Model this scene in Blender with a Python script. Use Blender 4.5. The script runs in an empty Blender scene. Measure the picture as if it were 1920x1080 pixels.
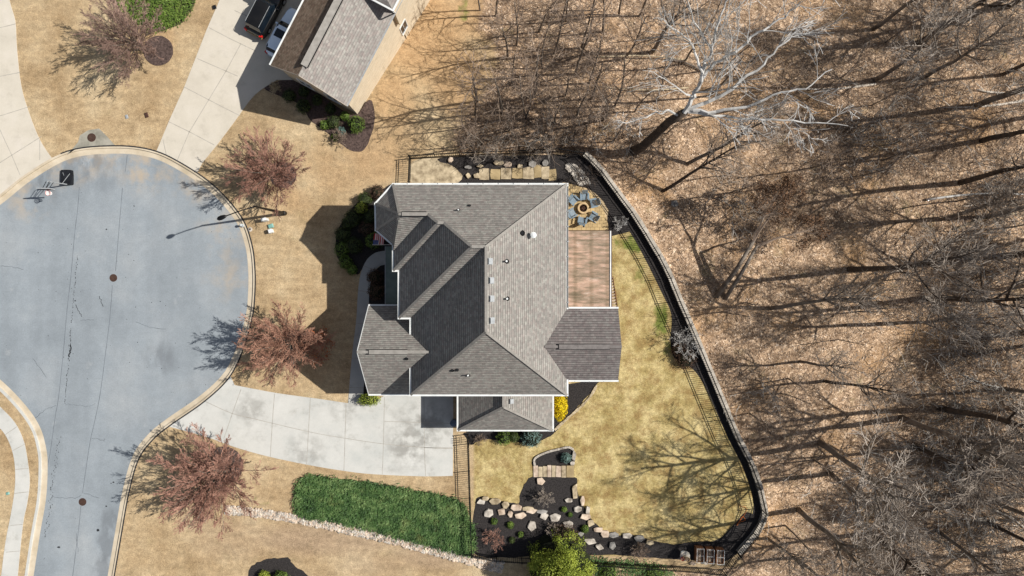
import bpy, bmesh, math, random
from mathutils import Vector, Matrix, noise as mnoise
from mathutils.geometry import delaunay_2d_cdt, tessellate_polygon

scn = bpy.context.scene
C = scn.collection
H = 64.0            # camera height in metres; 20 px of the 1920 px photo = 1 m on flat ground
SUN_EL = 44.0
SDX, SDY = -0.9933, -0.115     # direction shadows fall on the ground

# ------------------------------------------------------------------ camera, light, exposure
cam = bpy.data.cameras.new("Camera")
cam.sensor_width = 36.0
cam.lens = 18.0 / (48.0 / H)
cam.clip_start = 0.5
cam.clip_end = 2000
camo = bpy.data.objects.new("Camera", cam)
C.objects.link(camo)
camo.location = (0, 0, H)
scn.camera = camo

w = bpy.data.worlds.new("World")
scn.world = w
w.use_nodes = True
wn = w.node_tree
bg = wn.nodes["Background"]
sky = wn.nodes.new("ShaderNodeTexSky")
sky.sky_type = 'NISHITA'
sky.sun_disc = False
sky.sun_elevation = math.radians(SUN_EL)
sun_az = math.atan2(-SDX, -SDY)            # compass style, clockwise from +Y
sky.sun_rotation = sun_az
hs_ = wn.nodes.new("ShaderNodeHueSaturation")
hs_.inputs["Saturation"].default_value = 0.6
wn.links.new(sky.outputs[0], hs_.inputs["Color"])
wn.links.new(hs_.outputs[0], bg.inputs[0])
bg.inputs[1].default_value = 0.060

sl = bpy.data.lights.new("Sun", 'SUN')
sl.energy = 4.15
sl.angle = math.radians(0.5)
sl.color = (1.0, 0.955, 0.89)
so = bpy.data.objects.new("Sun", sl)
C.objects.link(so)
ce, se = math.cos(math.radians(SUN_EL)), math.sin(math.radians(SUN_EL))
so.rotation_euler = Vector((-SDX * ce, -SDY * ce, se)).to_track_quat('Z', 'Y').to_euler()
so.location = (60, 10, 80)
vs = scn.view_settings
vs.view_transform = 'Standard'
vs.look = 'None'
vs.exposure = 0.60
vs.gamma = 1.0
vs.use_curve_mapping = False

# ------------------------------------------------------------------ materials
def S(r, g, b):
    f = lambda c: ((c / 255 + 0.055) / 1.055) ** 2.4 if c > 10 else c / 255 / 12.92
    return (f(r), f(g), f(b), 1.0)

def new_mat(name, rough=0.8, spec=0.3):
    m = bpy.data.materials.new(name)
    m.use_nodes = True
    b = m.node_tree.nodes["Principled BSDF"]
    b.inputs["Roughness"].default_value = rough
    b.inputs["Specular IOR Level"].default_value = spec
    return m, m.node_tree, b

class NT:
    def __init__(s, nt):
        s.nt = nt
        s.tc = nt.nodes.new("ShaderNodeTexCoord")
        s.obj = s.tc.outputs["Object"]
    def noise(s, scale, detail=4, rough=0.55, vec=None, dist=0.0):
        n = s.nt.nodes.new("ShaderNodeTexNoise")
        n.inputs["Scale"].default_value = scale
        n.inputs["Detail"].default_value = detail
        n.inputs["Roughness"].default_value = rough
        n.inputs["Distortion"].default_value = dist
        s.nt.links.new(vec or s.obj, n.inputs["Vector"])
        return n.outputs["Fac"]
    def voro(s, scale, vec=None, out="Color", feature='F1'):
        n = s.nt.nodes.new("ShaderNodeTexVoronoi")
        n.feature = feature
        n.inputs["Scale"].default_value = scale
        s.nt.links.new(vec or s.obj, n.inputs["Vector"])
        return n.outputs[out]
    def mapping(s, scale=(1, 1, 1), rot=(0, 0, 0), vec=None, loc=(0, 0, 0)):
        n = s.nt.nodes.new("ShaderNodeMapping")
        n.inputs["Scale"].default_value = scale
        n.inputs["Rotation"].default_value = rot
        n.inputs["Location"].default_value = loc
        s.nt.links.new(vec or s.obj, n.inputs["Vector"])
        return n.outputs[0]
    def ramp(s, fac, stops, interp='LINEAR'):
        n = s.nt.nodes.new("ShaderNodeValToRGB")
        cr = n.color_ramp
        cr.interpolation = interp
        while len(cr.elements) < len(stops):
            cr.elements.new(0.5)
        for e, (p, c) in zip(cr.elements, stops):
            e.position = p
            e.color = c if hasattr(c, '__len__') else (c, c, c, 1)
        s.nt.links.new(fac, n.inputs[0])
        return n.outputs[0]
    def mix(s, fac, a, b, mode='MIX'):
        n = s.nt.nodes.new("ShaderNodeMix")
        n.data_type = 'RGBA'
        n.blend_type = mode
        for sock, v in ((n.inputs["Factor"], fac), (n.inputs[6], a), (n.inputs[7], b)):
            if hasattr(v, 'links'):
                s.nt.links.new(v, sock)
            else:
                sock.default_value = v
        return n.outputs[2]
    def math(s, op, a, b=0.5, clamp=False):
        n = s.nt.nodes.new("ShaderNodeMath")
        n.operation = op
        n.use_clamp = clamp
        for sock, v in ((n.inputs[0], a), (n.inputs[1], b)):
            if hasattr(v, 'links'):
                s.nt.links.new(v, sock)
            else:
                sock.default_value = v
        return n.outputs[0]
    def sep(s, col):
        n = s.nt.nodes.new("ShaderNodeSeparateColor")
        s.nt.links.new(col, n.inputs[0])
        return n.outputs
    def bump(s, bsdf, height, strength=0.5, dist=0.05):
        n = s.nt.nodes.new("ShaderNodeBump")
        n.inputs["Strength"].default_value = strength
        n.inputs["Distance"].default_value = dist
        s.nt.links.new(height, n.inputs["Height"])
        s.nt.links.new(n.outputs[0], bsdf.inputs["Normal"])
    def attr(s, name):
        n = s.nt.nodes.new("ShaderNodeAttribute")
        n.attribute_name = name
        return n.outputs["Color"]
    def blob(s, x, y, r, soft=1.0):
        """1 inside a spot at world metres x,y falling to 0 at radius r"""
        v = s.nt.nodes.new("ShaderNodeVectorMath"); v.operation = 'DISTANCE'
        s.nt.links.new(s.obj, v.inputs[0]); v.inputs[1].default_value = (x, y, 0)
        return s.math('SUBTRACT', 1.0, s.math('DIVIDE', v.outputs["Value"], r), True)

def simple(name, c1, c2, scale=3.0, rough=0.8, bump=0.0, bscale=20, metallic=0.0, detail=5, spec=0.3, lo=0.3, hi=0.7):
    m, nt, b = new_mat(name, rough, spec)
    t = NT(nt)
    col = t.ramp(t.noise(scale, detail), [(lo, c1), (hi, c2)])
    nt.links.new(col, b.inputs["Base Color"])
    b.inputs["Metallic"].default_value = metallic
    if bump:
        t.bump(b, t.noise(bscale, 4), bump, 0.03)
    return m

M = {}
def g(v): return (v, v, v, 1)

# ground: dormant lawn, orange soil, back-yard turf, leaf litter of the wood
m, nt, b = new_mat("ground", 0.95, 0.1)
t = NT(nt)
z = t.sep(t.attr("zone"))
z2 = t.sep(t.attr("zone2"))
big = t.noise(0.22, 6, 0.62)
mid = t.noise(1.7, 6, 0.66)
fine = t.noise(9.0, 5, 0.75)
blades = t.noise(5.0, 5, 0.7, t.mapping((1.0, 3.2, 1), (0, 0, 0.6)))
lawn = t.ramp(big, [(0.34, S(160, 136, 103)), (0.50, S(180, 157, 123)), (0.66, S(192, 172, 139))])
lawn = t.mix(t.math('MULTIPLY', z2[1], 0.8), lawn, S(162, 140, 116))
lawn = t.mix(0.8, lawn, t.ramp(mid, [(0.3, g(0.70)), (0.7, g(1.18))]), 'MULTIPLY')
stripe = t.noise(1.0, 3, 0.5, t.mapping((0.45, 1.9, 1), (0, 0, 0.24)))
lawn = t.mix(0.55, lawn, t.ramp(stripe, [(0.35, g(0.82)), (0.65, g(1.12))]), 'MULTIPLY')
orange = t.ramp(mid, [(0.3, S(156, 126, 92)), (0.7, S(190, 160, 122))])
of = t.ramp(t.math('ADD', z[1], t.math('MULTIPLY', t.math('SUBTRACT', mid, 0.5), 0.7)), [(0.25, g(0)), (0.95, g(1))])
lawn = t.mix(of, lawn, orange)
yard = t.ramp(t.noise(0.5, 7, 0.68), [(0.32, S(136, 116, 72)), (0.46, S(170, 152, 102)), (0.6, S(200, 182, 132)), (0.75, S(178, 158, 112))])
yard = t.mix(0.85, yard, t.ramp(t.noise(2.6, 6, 0.72), [(0.3, g(0.62)), (0.7, g(1.22))]), 'MULTIPLY')
yard = t.mix(t.ramp(t.noise(0.9, 6, 0.72, t.mapping((1, 1, 1), loc=(5, 8, 2))), [(0.46, g(0)), (0.64, g(.75))]), yard, S(138, 112, 72))
lawn = t.mix(t.ramp(z[2], [(0.3, g(0)), (0.7, g(1))]), lawn, yard)
green = t.ramp(mid, [(0.3, S(62, 78, 30)), (0.7, S(122, 134, 62))])
gf = t.ramp(t.math('ADD', z2[0], t.math('MULTIPLY', t.math('SUBTRACT', t.noise(1.2, 5), 0.5), 1.6)), [(0.45, g(0)), (0.9, g(0.9))])
lawn = t.mix(gf, lawn, green)
lawn = t.mix(0.9, lawn, t.ramp(fine, [(0.25, g(0.54)), (0.75, g(1.36))]), 'MULTIPLY')
lawn = t.mix(0.9, lawn, t.ramp(t.noise(3.6, 4, 0.75), [(0.3, g(0.8)), (0.7, g(1.16))]), 'MULTIPLY')
lawn = t.mix(t.ramp(t.noise(0.6, 7, 0.7, t.mapping((1, 1, 1), loc=(3, 1, 7))), [(0.58, g(0)), (0.72, g(0.2))]), lawn, S(132, 128, 88))
lawn = t.mix(0.5, lawn, t.ramp(blades, [(0.3, g(0.72)), (0.7, g(1.15))]), 'MULTIPLY')
# leaf litter: individual leaves as small cells of their own tint
lv = t.nt.nodes.new("ShaderNodeTexNoise"); lv.inputs["Scale"].default_value = 2.0
wv = t.nt.nodes.new("ShaderNodeVectorMath"); wv.operation = 'ADD'
nt.links.new(t.obj, wv.inputs[0]); nt.links.new(lv.outputs["Color"], wv.inputs[1]); nt.links.new(t.obj, lv.inputs["Vector"])
vor = t.sep(t.voro(6.5, wv.outputs[0]))
vor2 = t.sep(t.voro(13.0, wv.outputs[0]))
leaf = t.ramp(vor[0], [(0.0, S(78, 62, 50)), (0.3, S(130, 108, 88)), (0.68, S(162, 138, 114)), (0.9, S(200, 176, 150)), (1.0, S(228, 208, 186))])
leaf2 = t.ramp(vor2[1], [(0.0, S(88, 70, 56)), (0.5, S(142, 118, 96)), (0.92, S(184, 158, 132)), (1.0, S(222, 202, 180))])
leaf = t.mix(0.5, leaf, leaf2)
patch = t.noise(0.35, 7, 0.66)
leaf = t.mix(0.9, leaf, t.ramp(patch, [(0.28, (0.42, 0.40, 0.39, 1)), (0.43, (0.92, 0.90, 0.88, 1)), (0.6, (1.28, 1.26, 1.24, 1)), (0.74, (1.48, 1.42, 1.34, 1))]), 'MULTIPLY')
leaf = t.mix(0.7, leaf, t.ramp(t.noise(0.95, 5, 0.6), [(0.32, (0.52, 0.5, 0.5, 1)), (0.6, g(1.16))]), 'MULTIPLY')
leaf = t.mix(t.math('MULTIPLY', t.ramp(t.noise(0.16, 4), [(0.54, g(0)), (0.68, g(1))]), 0.42), leaf, S(178, 140, 98))
leaf = t.mix(t.math('MULTIPLY', t.ramp(t.noise(0.4, 6, 0.7, t.mapping((1, 1, 1), loc=(11, 2, 4))), [(0.58, g(0)), (0.7, g(1))]), 0.35), leaf, S(104, 104, 66))
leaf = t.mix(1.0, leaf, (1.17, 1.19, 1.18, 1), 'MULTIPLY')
wf = t.ramp(t.math('ADD', z[0], t.math('MULTIPLY', t.math('SUBTRACT', t.noise(0.8, 7, 0.7), 0.5), 0.9)), [(0.42, g(0)), (0.58, g(1))])
col = t.mix(wf, lawn, leaf)
nt.links.new(col, b.inputs["Base Color"])
hgt = t.math('ADD', t.math('MULTIPLY', fine, 0.6), t.math('MULTIPLY', t.math('MULTIPLY', vor[2], 0.8), t.sep(wf)[0]))
t.bump(b, hgt, 0.75, 0.09)
M['ground'] = m

# asphalt
m, nt, b = new_mat("asphalt", 0.9, 0.2)
t = NT(nt)
col = t.ramp(t.noise(0.13, 5, 0.6), [(0.33, S(124, 131, 136)), (0.5, S(135, 142, 147)), (0.68, S(146, 151, 154))])
col = t.mix(0.6, col, t.ramp(t.noise(0.5, 3, 0.5, t.mapping((1.3, 0.12, 1), (0, 0, -0.12))), [(0.35, g(0.92)), (0.65, g(1.07))]), 'MULTIPLY')
col = t.mix(0.5, col, t.ramp(t.noise(7, 5, 0.9), [(0.25, g(0.58)), (0.75, g(1.38))]), 'MULTIPLY')
col = t.mix(0.7, col, t.ramp(t.noise(1.6, 6, 0.7), [(0.3, g(0.9)), (0.7, g(1.08))]), 'MULTIPLY')
dirt = t.noise(0.55, 6, 0.62)
for (bx, by, br, amt) in [(-41.5, 12.3, 3.8, 1.0), (-34.5, 11.6, 3.6, .95), (-45.5, 8.5, 3.0, .7), (-27.0, 5.5, 3.4, 0.6), (-29.6, 10.2, 3.4, .8), (-26.5, 1.0, 3.4, .5), (-38.2, 12.6, 2.6, 0.8)]:
    f = t.math('MULTIPLY', t.blob(bx, by, br), amt)
    f = t.ramp(t.math('MULTIPLY', f, t.ramp(dirt, [(0.4, g(0)), (0.62, g(1))])), [(0.05, g(0)), (0.6, g(0.7))])
    col = t.mix(f, col, S(170, 154, 132))
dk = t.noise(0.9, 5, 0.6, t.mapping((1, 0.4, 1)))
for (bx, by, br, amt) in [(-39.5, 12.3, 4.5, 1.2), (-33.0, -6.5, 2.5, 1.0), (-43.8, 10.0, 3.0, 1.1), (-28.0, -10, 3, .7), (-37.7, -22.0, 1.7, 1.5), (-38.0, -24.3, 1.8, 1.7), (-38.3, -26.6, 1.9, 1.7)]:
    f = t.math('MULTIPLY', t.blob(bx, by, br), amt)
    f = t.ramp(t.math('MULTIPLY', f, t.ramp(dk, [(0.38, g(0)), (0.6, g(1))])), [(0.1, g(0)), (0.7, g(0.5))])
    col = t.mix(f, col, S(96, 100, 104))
lite = t.ramp(t.noise(0.28, 7, 0.72, t.mapping((1, 1, 1), loc=(9, 3, 0))), [(0.62, g(0)), (0.75, g(0.55))])
col = t.mix(lite, col, S(168, 170, 170))
spk = t.ramp(t.noise(3.2, 2, 0.4), [(0.76, g(0)), (0.79, g(0.6))])
col = t.mix(spk, col, S(86, 90, 94))
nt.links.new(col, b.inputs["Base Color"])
t.bump(b, t.noise(30, 3), 0.25, 0.02)
M['asphalt'] = m

def concrete(name, c1, c2, c3, stain=0.5, sc=0.35):
    m, nt, b = new_mat(name, 0.85, 0.25)
    t = NT(nt)
    col = t.ramp(t.noise(sc, 6, 0.6), [(0.3, c1), (0.5, c2), (0.7, c3)])
    col = t.mix(stain, col, t.ramp(t.noise(0.75, 7, 0.7), [(0.28, (0.70, 0.69, 0.67, 1)), (0.45, g(0.98)), (0.7, g(1.05))]), 'MULTIPLY')
    col = t.mix(0.5, col, t.ramp(t.noise(18, 3, 0.7), [(0.25, g(0.86)), (0.75, g(1.1))]), 'MULTIPLY')
    pn = t.sep(t.attr("panel"))
    col = t.mix(0.9, col, t.ramp(pn[0], [(0.0, (0.90, 0.905, 0.9, 1)), (1.0, (1.06, 1.05, 1.03, 1))]), 'MULTIPLY')
    nt.links.new(col, b.inputs["Base Color"])
    t.bump(b, t.noise(25, 3), 0.15, 0.02)
    return m, t, b, col
M['conc'] = concrete("driveway_concrete", S(182, 182, 177), S(192, 191, 186), S(200, 198, 192), 0.85)[0]
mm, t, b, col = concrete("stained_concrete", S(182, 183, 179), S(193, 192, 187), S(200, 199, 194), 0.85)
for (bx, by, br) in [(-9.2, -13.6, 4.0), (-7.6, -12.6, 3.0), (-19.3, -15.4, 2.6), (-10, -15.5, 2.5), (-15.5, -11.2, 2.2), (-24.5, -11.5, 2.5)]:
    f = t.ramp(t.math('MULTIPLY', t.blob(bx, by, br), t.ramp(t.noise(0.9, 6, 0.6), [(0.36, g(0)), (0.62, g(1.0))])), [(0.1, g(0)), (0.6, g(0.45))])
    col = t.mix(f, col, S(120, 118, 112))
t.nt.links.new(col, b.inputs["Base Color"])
M['conc_house'] = mm
M['conc_warm'] = concrete("warm_concrete", S(190, 182, 168), S(198, 190, 176), S(204, 196, 184), 0.5)[0]
M['kerb'] = concrete("kerb_concrete", S(178, 164, 140), S(194, 180, 158), S(206, 194, 174), 0.7, 0.6)[0]
M['apron'] = concrete("inlet_concrete", S(110, 108, 98), S(150, 146, 134), S(178, 172, 160), 0.9, 0.5)[0]
M['path'] = concrete("path_concrete", S(158, 160, 158), S(170, 170, 166), S(182, 180, 175), 0.6)[0]
M['joint'] = simple("joint_line", S(136, 131, 122), S(170, 165, 156), 2.0)
M['seam'] = simple("sealed_seam", S(72, 78, 84), S(112, 119, 126), 1.2, detail=6)
M['tar'] = simple("dark_crack", S(26, 28, 30), S(46, 48, 52), 4)
M['mulch'] = simple("black_mulch", S(22, 20, 20), S(58, 54, 53), 9, 0.95, 0.8, 16, detail=8)
M['mulch_brown'] = simple("brown_mulch", S(46, 36, 33), S(98, 82, 76), 6, 0.95, 0.8, 14, detail=8)
M['iron'] = simple("cast_iron", S(52, 34, 28), S(78, 54, 44), 6, 0.7, 0.4)
M['black'] = simple("black_metal", S(10, 11, 12), S(24, 25, 27), 5, 0.45, metallic=0.3)
M['dgrey'] = simple("dark_plastic", S(14, 15, 17), S(34, 36, 40), 4, 0.5)
M['white'] = simple("white_paint", S(196, 200, 200), S(220, 221, 218), 2, 0.5)
M['pale'] = simple("pale_metal", S(150, 158, 162), S(180, 186, 190), 3, 0.5)
M['lgrey'] = simple("light_grey_metal", S(132, 136, 138), S(160, 163, 165), 3, 0.85, spec=0.1)
M['teal'] = simple("teal_box", S(96, 140, 132), S(130, 168, 158), 3, 0.6)
M['brick_cream'] = None
M['stone'] = simple("tan_stone", S(118, 104, 82), S(202, 186, 156), 1.6, 0.9, 0.9, 5, detail=8)
M['stone_white'] = simple("pale_stone", S(112, 104, 94), S(206, 198, 186), 1.8, 0.9, 0.9, 5, detail=8)
M['stone_pink'] = simple("pinkish_stone", S(138, 118, 100), S(218, 200, 180), 1.6, 0.9, 0.9, 5, detail=8)
M['stone_grey'] = simple("grey_stone", S(98, 96, 92), S(162, 158, 152), 1.8, 0.9, 0.9, 5, detail=8)
M['cap'] = simple("wall_cap_stone", S(140, 133, 122), S(186, 178, 166), 1.4, 0.9, 0.5, 8, detail=7)
M['pave'] = None
M['tan_pave'] = simple("tan_flagstone", S(126, 110, 80), S(176, 156, 118), .9, .9, .4, 10)
M['bark_pale'] = simple("pale_bark", S(142, 140, 136), S(206, 204, 200), 1.3, 0.85, detail=5)
M['bark'] = simple("grey_bark", S(84, 75, 67), S(136, 126, 115), 1.1, 0.9, 0.6, 8)
M['bark_dark'] = simple("dark_bark", S(52, 44, 38), S(88, 76, 66), 1.1, 0.9, 0.6, 8)
M['twig'] = simple("grey_brown_twigs", S(104, 93, 83), S(168, 157, 145), 0.5, 0.9)
M['twig_mid'] = simple('mid_grey_twigs', S(116, 106, 96), S(180, 170, 159), 0.6, 0.9)
M['twig_pale'] = simple('pale_twigs', S(132, 126, 117), S(188, 182, 174), 0.6, 0.9)
M['twig_red'] = simple("reddish_twigs", S(116, 84, 74), S(172, 132, 114), 0.8, 0.85)
M['twig_brown'] = simple("brown_twigs", S(100, 86, 75), S(152, 134, 118), 0.6, 0.9)
M['dryleaf'] = simple("dry_leaves", S(72, 52, 38), S(130, 100, 74), 2.5, 0.85)
M['orange_leaf'] = simple("orange_leaves", S(150, 78, 44), S(194, 118, 72), 2.5, 0.85)
M['green_dark'] = simple("dark_green_leaves", S(34, 46, 22), S(78, 92, 44), 1.8, 0.6)
M['green_mid'] = simple("mid_green_leaves", S(58, 84, 30), S(116, 138, 58), 2.0, 0.6)
M['green_lime'] = simple("lime_green_leaves", S(86, 106, 30), S(168, 178, 70), 0.9, 0.6)
M['green_blue'] = simple("blue_green_needles", S(62, 86, 80), S(124, 150, 142), 2.5, 0.7)
m, nt, b = new_mat("bed_green_blades", 0.6, 0.3)
t = NT(nt)
col = t.ramp(t.noise(1.1, 5, 0.65), [(0.3, S(38, 62, 30)), (0.5, S(70, 98, 50)), (0.66, S(106, 128, 76))])
col = t.mix(t.ramp(t.noise(0.35, 6, 0.7, t.mapping((1, 1, 1), loc=(2, 5, 1))), [(0.56, g(0)), (0.72, g(0.7))]), col, S(112, 112, 62))
col = t.mix(0.8, col, t.ramp(t.noise(7, 2, 0.5), [(0.3, g(0.6)), (0.7, g(1.25))]), 'MULTIPLY')
nt.links.new(col, b.inputs["Base Color"])
M['green_bed'] = m
M['yellow_leaf'] = simple("yellow_flowers", S(190, 160, 6), S(246, 224, 22), 3.0, 0.7)
M['brown_shrub'] = simple("brown_shrub_leaves", S(58, 42, 34), S(104, 82, 66), 3.0, 0.9)
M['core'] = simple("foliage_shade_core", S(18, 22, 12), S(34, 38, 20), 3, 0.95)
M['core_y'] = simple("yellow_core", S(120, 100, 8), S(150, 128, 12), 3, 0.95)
M['glass'] = simple("dark_glass", S(10, 16, 22), S(20, 30, 40), 1, 0.08, spec=0.6)
M['cream_board'] = simple("cream_siding", S(190, 172, 146), S(206, 190, 166), 2, 0.8)
M['porch_metal'] = simple("porch_roof_metal", S(88, 100, 94), S(110, 120, 112), 1.2, 0.4, metallic=0.2)
M['wood_box'] = simple("planter_wood", S(92, 58, 38), S(134, 92, 64), 2.5, 0.8)
M['soil'] = simple("planter_soil", S(110, 90, 74), S(166, 148, 128), 5, 0.95, 0.6)
M['chair_blue'] = simple("blue_grey_plastic", S(100, 118, 130), S(128, 144, 156), 2, 0.5)
M['char'] = simple("charred_logs", S(26, 18, 14), S(88, 62, 46), 7, 0.9)
M['ring'] = simple("fire_pit_stone", S(160, 134, 98), S(200, 174, 134), 4, 0.9, 0.5)
M['orange_hose'] = simple("orange_hose", S(170, 90, 40), S(190, 110, 54), 3)
M['red'] = simple("red_lamp", S(150, 18, 14), S(190, 34, 26), 3, 0.3)
M['tyre'] = simple("tyre", S(14, 14, 14), S(26, 26, 26), 5, 0.9)
M['chrome'] = simple("chrome", S(170, 172, 176), S(190, 192, 196), 3, 0.15, metallic=1.0)
M['car_black'] = simple("black_car_paint", S(14, 14, 14), S(24, 23, 22), 1, 0.18, spec=0.6)
M['car_blue'] = simple("pale_blue_car_paint", S(206, 222, 240), S(216, 230, 244), 1, 0.2, spec=0.6)
M['car_gold'] = simple("car_bumper", S(150, 128, 92), S(170, 148, 110), 1, 0.3)
M['manhole'] = M['iron']
M['blue_bin'] = simple("blue_grey_bin", S(70, 82, 100), S(98, 110, 128), 3, 0.5)
M['trunk_white'] = simple("bleached_log", S(170, 160, 146), S(220, 212, 200), 1.5, 0.9)
M['net'] = simple("white_net", S(226, 220, 216), S(240, 236, 232), 3)
M['rim'] = simple("hoop_red", S(200, 90, 84), S(214, 110, 102), 3)

# roof shingles: uv u along the course, v up the slope, both in metres
def shingle(name, c1, c2, c3, line=0.56, course=0.23):
    m, nt, b = new_mat(name, 0.95, 0.12)
    t = NT(nt)
    uv = t.tc.outputs["UV"]
    br = nt.nodes.new("ShaderNodeTexBrick")
    br.inputs["Scale"].default_value = 1.0
    br.inputs["Brick Width"].default_value = 0.26
    br.inputs["Row Height"].default_value = course
    br.inputs["Mortar Size"].default_value = 0.012
    br.inputs["Mortar Smooth"].default_value = 0.6
    br.inputs["Color1"].default_value = g(0.0)
    br.inputs["Color2"].default_value = g(1.0)
    br.inputs["Mortar"].default_value = g(0.25)
    nt.links.new(uv, br.inputs["Vector"])
    base = t.ramp(br.outputs["Color"], [(0.0, c1), (0.5, c2), (1.0, c3)])
    base = t.mix(0.5, base, t.ramp(t.noise(2.2, 3, 0.5, t.mapping((1, 1.6, 1), vec=uv, loc=(7, 3, 0))), [(0.35, (0.97, 1.05, 1.01, 1)), (0.5, (1, 1, 1, 1)), (0.65, (1.08, 0.97, 0.96, 1))]), 'MULTIPLY')
    base = t.mix(0.45, base, t.ramp(t.noise(1.2, 6, 0.7, uv), [(0.3, g(0.86)), (0.7, g(1.12))]), 'MULTIPLY')
    base = t.mix(0.6, base, t.ramp(t.noise(0.35, 5, 0.65, uv), [(0.3, g(0.84)), (0.7, g(1.1))]), 'MULTIPLY')
    base = t.mix(0.6, base, t.ramp(t.noise(5.5, 3, 0.75, uv), [(0.25, g(0.74)), (0.75, g(1.24))]), 'MULTIPLY')
    sx = nt.nodes.new("ShaderNodeSeparateXYZ"); nt.links.new(uv, sx.inputs[0])
    fr = t.math('FRACT', t.math('DIVIDE', sx.outputs[1], course))
    edge = t.ramp(fr, [(0.0, g(line)), (0.12, g(line)), (0.38, g(1.04)), (1.0, g(1.08))])  # shadow line of each course, painted into the colour
    base = t.mix(1.0, base, edge, 'MULTIPLY')
    nt.links.new(base, b.inputs["Base Color"])
    h = t.math('SUBTRACT', 1.0, fr)
    t.bump(b, t.math('ADD', h, t.math('MULTIPLY', t.noise(7, 2, .6, uv), 0.7)), 0.85, 0.03)
    return m
M['shingle'] = shingle("grey_shingles", S(120, 116, 112), S(131, 127, 122), S(143, 140, 134))
M['shingle2'] = shingle("cap_shingles", S(140, 133, 124), S(152, 145, 136), S(162, 156, 147), 0.86)
M['shingle_wing'] = shingle("darker_shingles", S(102, 96, 95), S(112, 106, 104), S(124, 119, 116))
M['shingle_nb'] = shingle("neighbour_shingles", S(126, 120, 116), S(136, 131, 126), S(148, 144, 138), 0.88)
M['shingle_nb_shaded'] = shingle("neighbour_shingles_shaded", S(98, 84, 72), S(114, 98, 84), S(128, 112, 98), 0.85)  # neighbour shingles again, the slope's shade put into a darker brown

def brick(name, c1, c2, mortar, wd=0.5, ht=0.16, ms=0.02, uv=True):
    m, nt, b = new_mat(name, 0.9, 0.15)
    t = NT(nt)
    br = nt.nodes.new("ShaderNodeTexBrick")
    br.inputs["Scale"].default_value = 1.0
    br.inputs["Brick Width"].default_value = wd
    br.inputs["Row Height"].default_value = ht
    br.inputs["Mortar Size"].default_value = ms
    br.inputs["Color1"].default_value = c1
    br.inputs["Color2"].default_value = c2
    br.inputs["Mortar"].default_value = mortar
    nt.links.new(t.tc.outputs["UV"] if uv else t.obj, br.inputs["Vector"])
    col = t.mix(0.6, br.outputs["Color"], t.ramp(t.noise(1.5, 6, 0.7), [(0.3, g(0.82)), (0.7, g(1.12))]), 'MULTIPLY')
    nt.links.new(col, b.inputs["Base Color"])
    t.bump(b, br.outputs["Fac"], -0.4, 0.02)
    return m
M['brick_cream'] = brick("cream_brick", S(196, 182, 158), S(184, 168, 142), S(202, 192, 174), 0.4, 0.12, 0.015)
M['brick_red'] = brick("brown_brick", S(146, 116, 96), S(120, 92, 76), S(160, 150, 138), 0.4, 0.12, 0.015)
M['pave'] = brick("patio_pavers", S(190, 166, 122), S(164, 142, 104), S(132, 112, 82), 0.42, 0.3, 0.02, uv=False)

M['ridge'] = simple('ridge_shingles', S(124, 120, 114), S(144, 140, 134), 3, 0.95)
M['ridge_wing'] = simple('ridge_shingles_dark', S(100, 95, 93), S(122, 117, 114), 3, 0.95)
# weathered decking
m, nt, b = new_mat("weathered_decking", 0.85, 0.15)
t = NT(nt)
v = t.mapping((0.75, 3.0, 1))
vv = t.mapping((1.0, 1.0, 1), rot=(0, 0, 0.02))
col = t.ramp(t.noise(1.0, 5, 0.7, v), [(0.28, S(116, 104, 88)), (0.42, S(142, 128, 112)), (0.55, S(158, 136, 120)), (0.75, S(182, 172, 160))])
sxx = nt.nodes.new("ShaderNodeSeparateXYZ"); nt.links.new(t.obj, sxx.inputs[0])
fr = t.math('FRACT', t.math('DIVIDE', sxx.outputs[1], 0.145))
col = t.mix(0.7, col, t.ramp(fr, [(0.0, g(0.66)), (0.16, g(1.0)), (1.0, g(1.0))]), 'MULTIPLY')
fx = t.math('FRACT', t.math('ADD', t.math('DIVIDE', sxx.outputs[0], 1.42), t.math('MULTIPLY', t.noise(1.5, 3), 0.12)))
col = t.mix(0.75, col, t.ramp(fx, [(0.0, (0.72, 0.72, 0.66, 1)), (0.10, (0.8, 0.8, 0.75, 1)), (0.2, g(1.05)), (0.86, g(1.05)), (1.0, (0.72, 0.72, 0.66, 1))]), 'MULTIPLY')
nt.links.new(col, b.inputs["Base Color"])
col = t.mix(0.8, col, t.ramp(t.noise(0.55, 5, 0.7, t.mapping((0.8, 2.2, 1), loc=(4, 4, 1))), [(0.38, (0.70, 0.74, 0.70, 1)), (0.5, (1.0, 0.98, 0.96, 1)), (0.6, (1.28, 1.22, 1.2, 1))]), 'MULTIPLY')
col = t.mix(0.9, col, t.ramp(t.noise(1.5, 4, 0.6, t.mapping((0.45, 2.6, 1), loc=(1, 9, 2))), [(0.38, (0.72, 0.72, 0.68, 1)), (0.5, (1.0, 0.97, 0.95, 1)), (0.62, (1.25, 1.2, 1.2, 1))]), 'MULTIPLY')
nt.links.new(col, b.inputs["Base Color"])
M['deck'] = m

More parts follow.
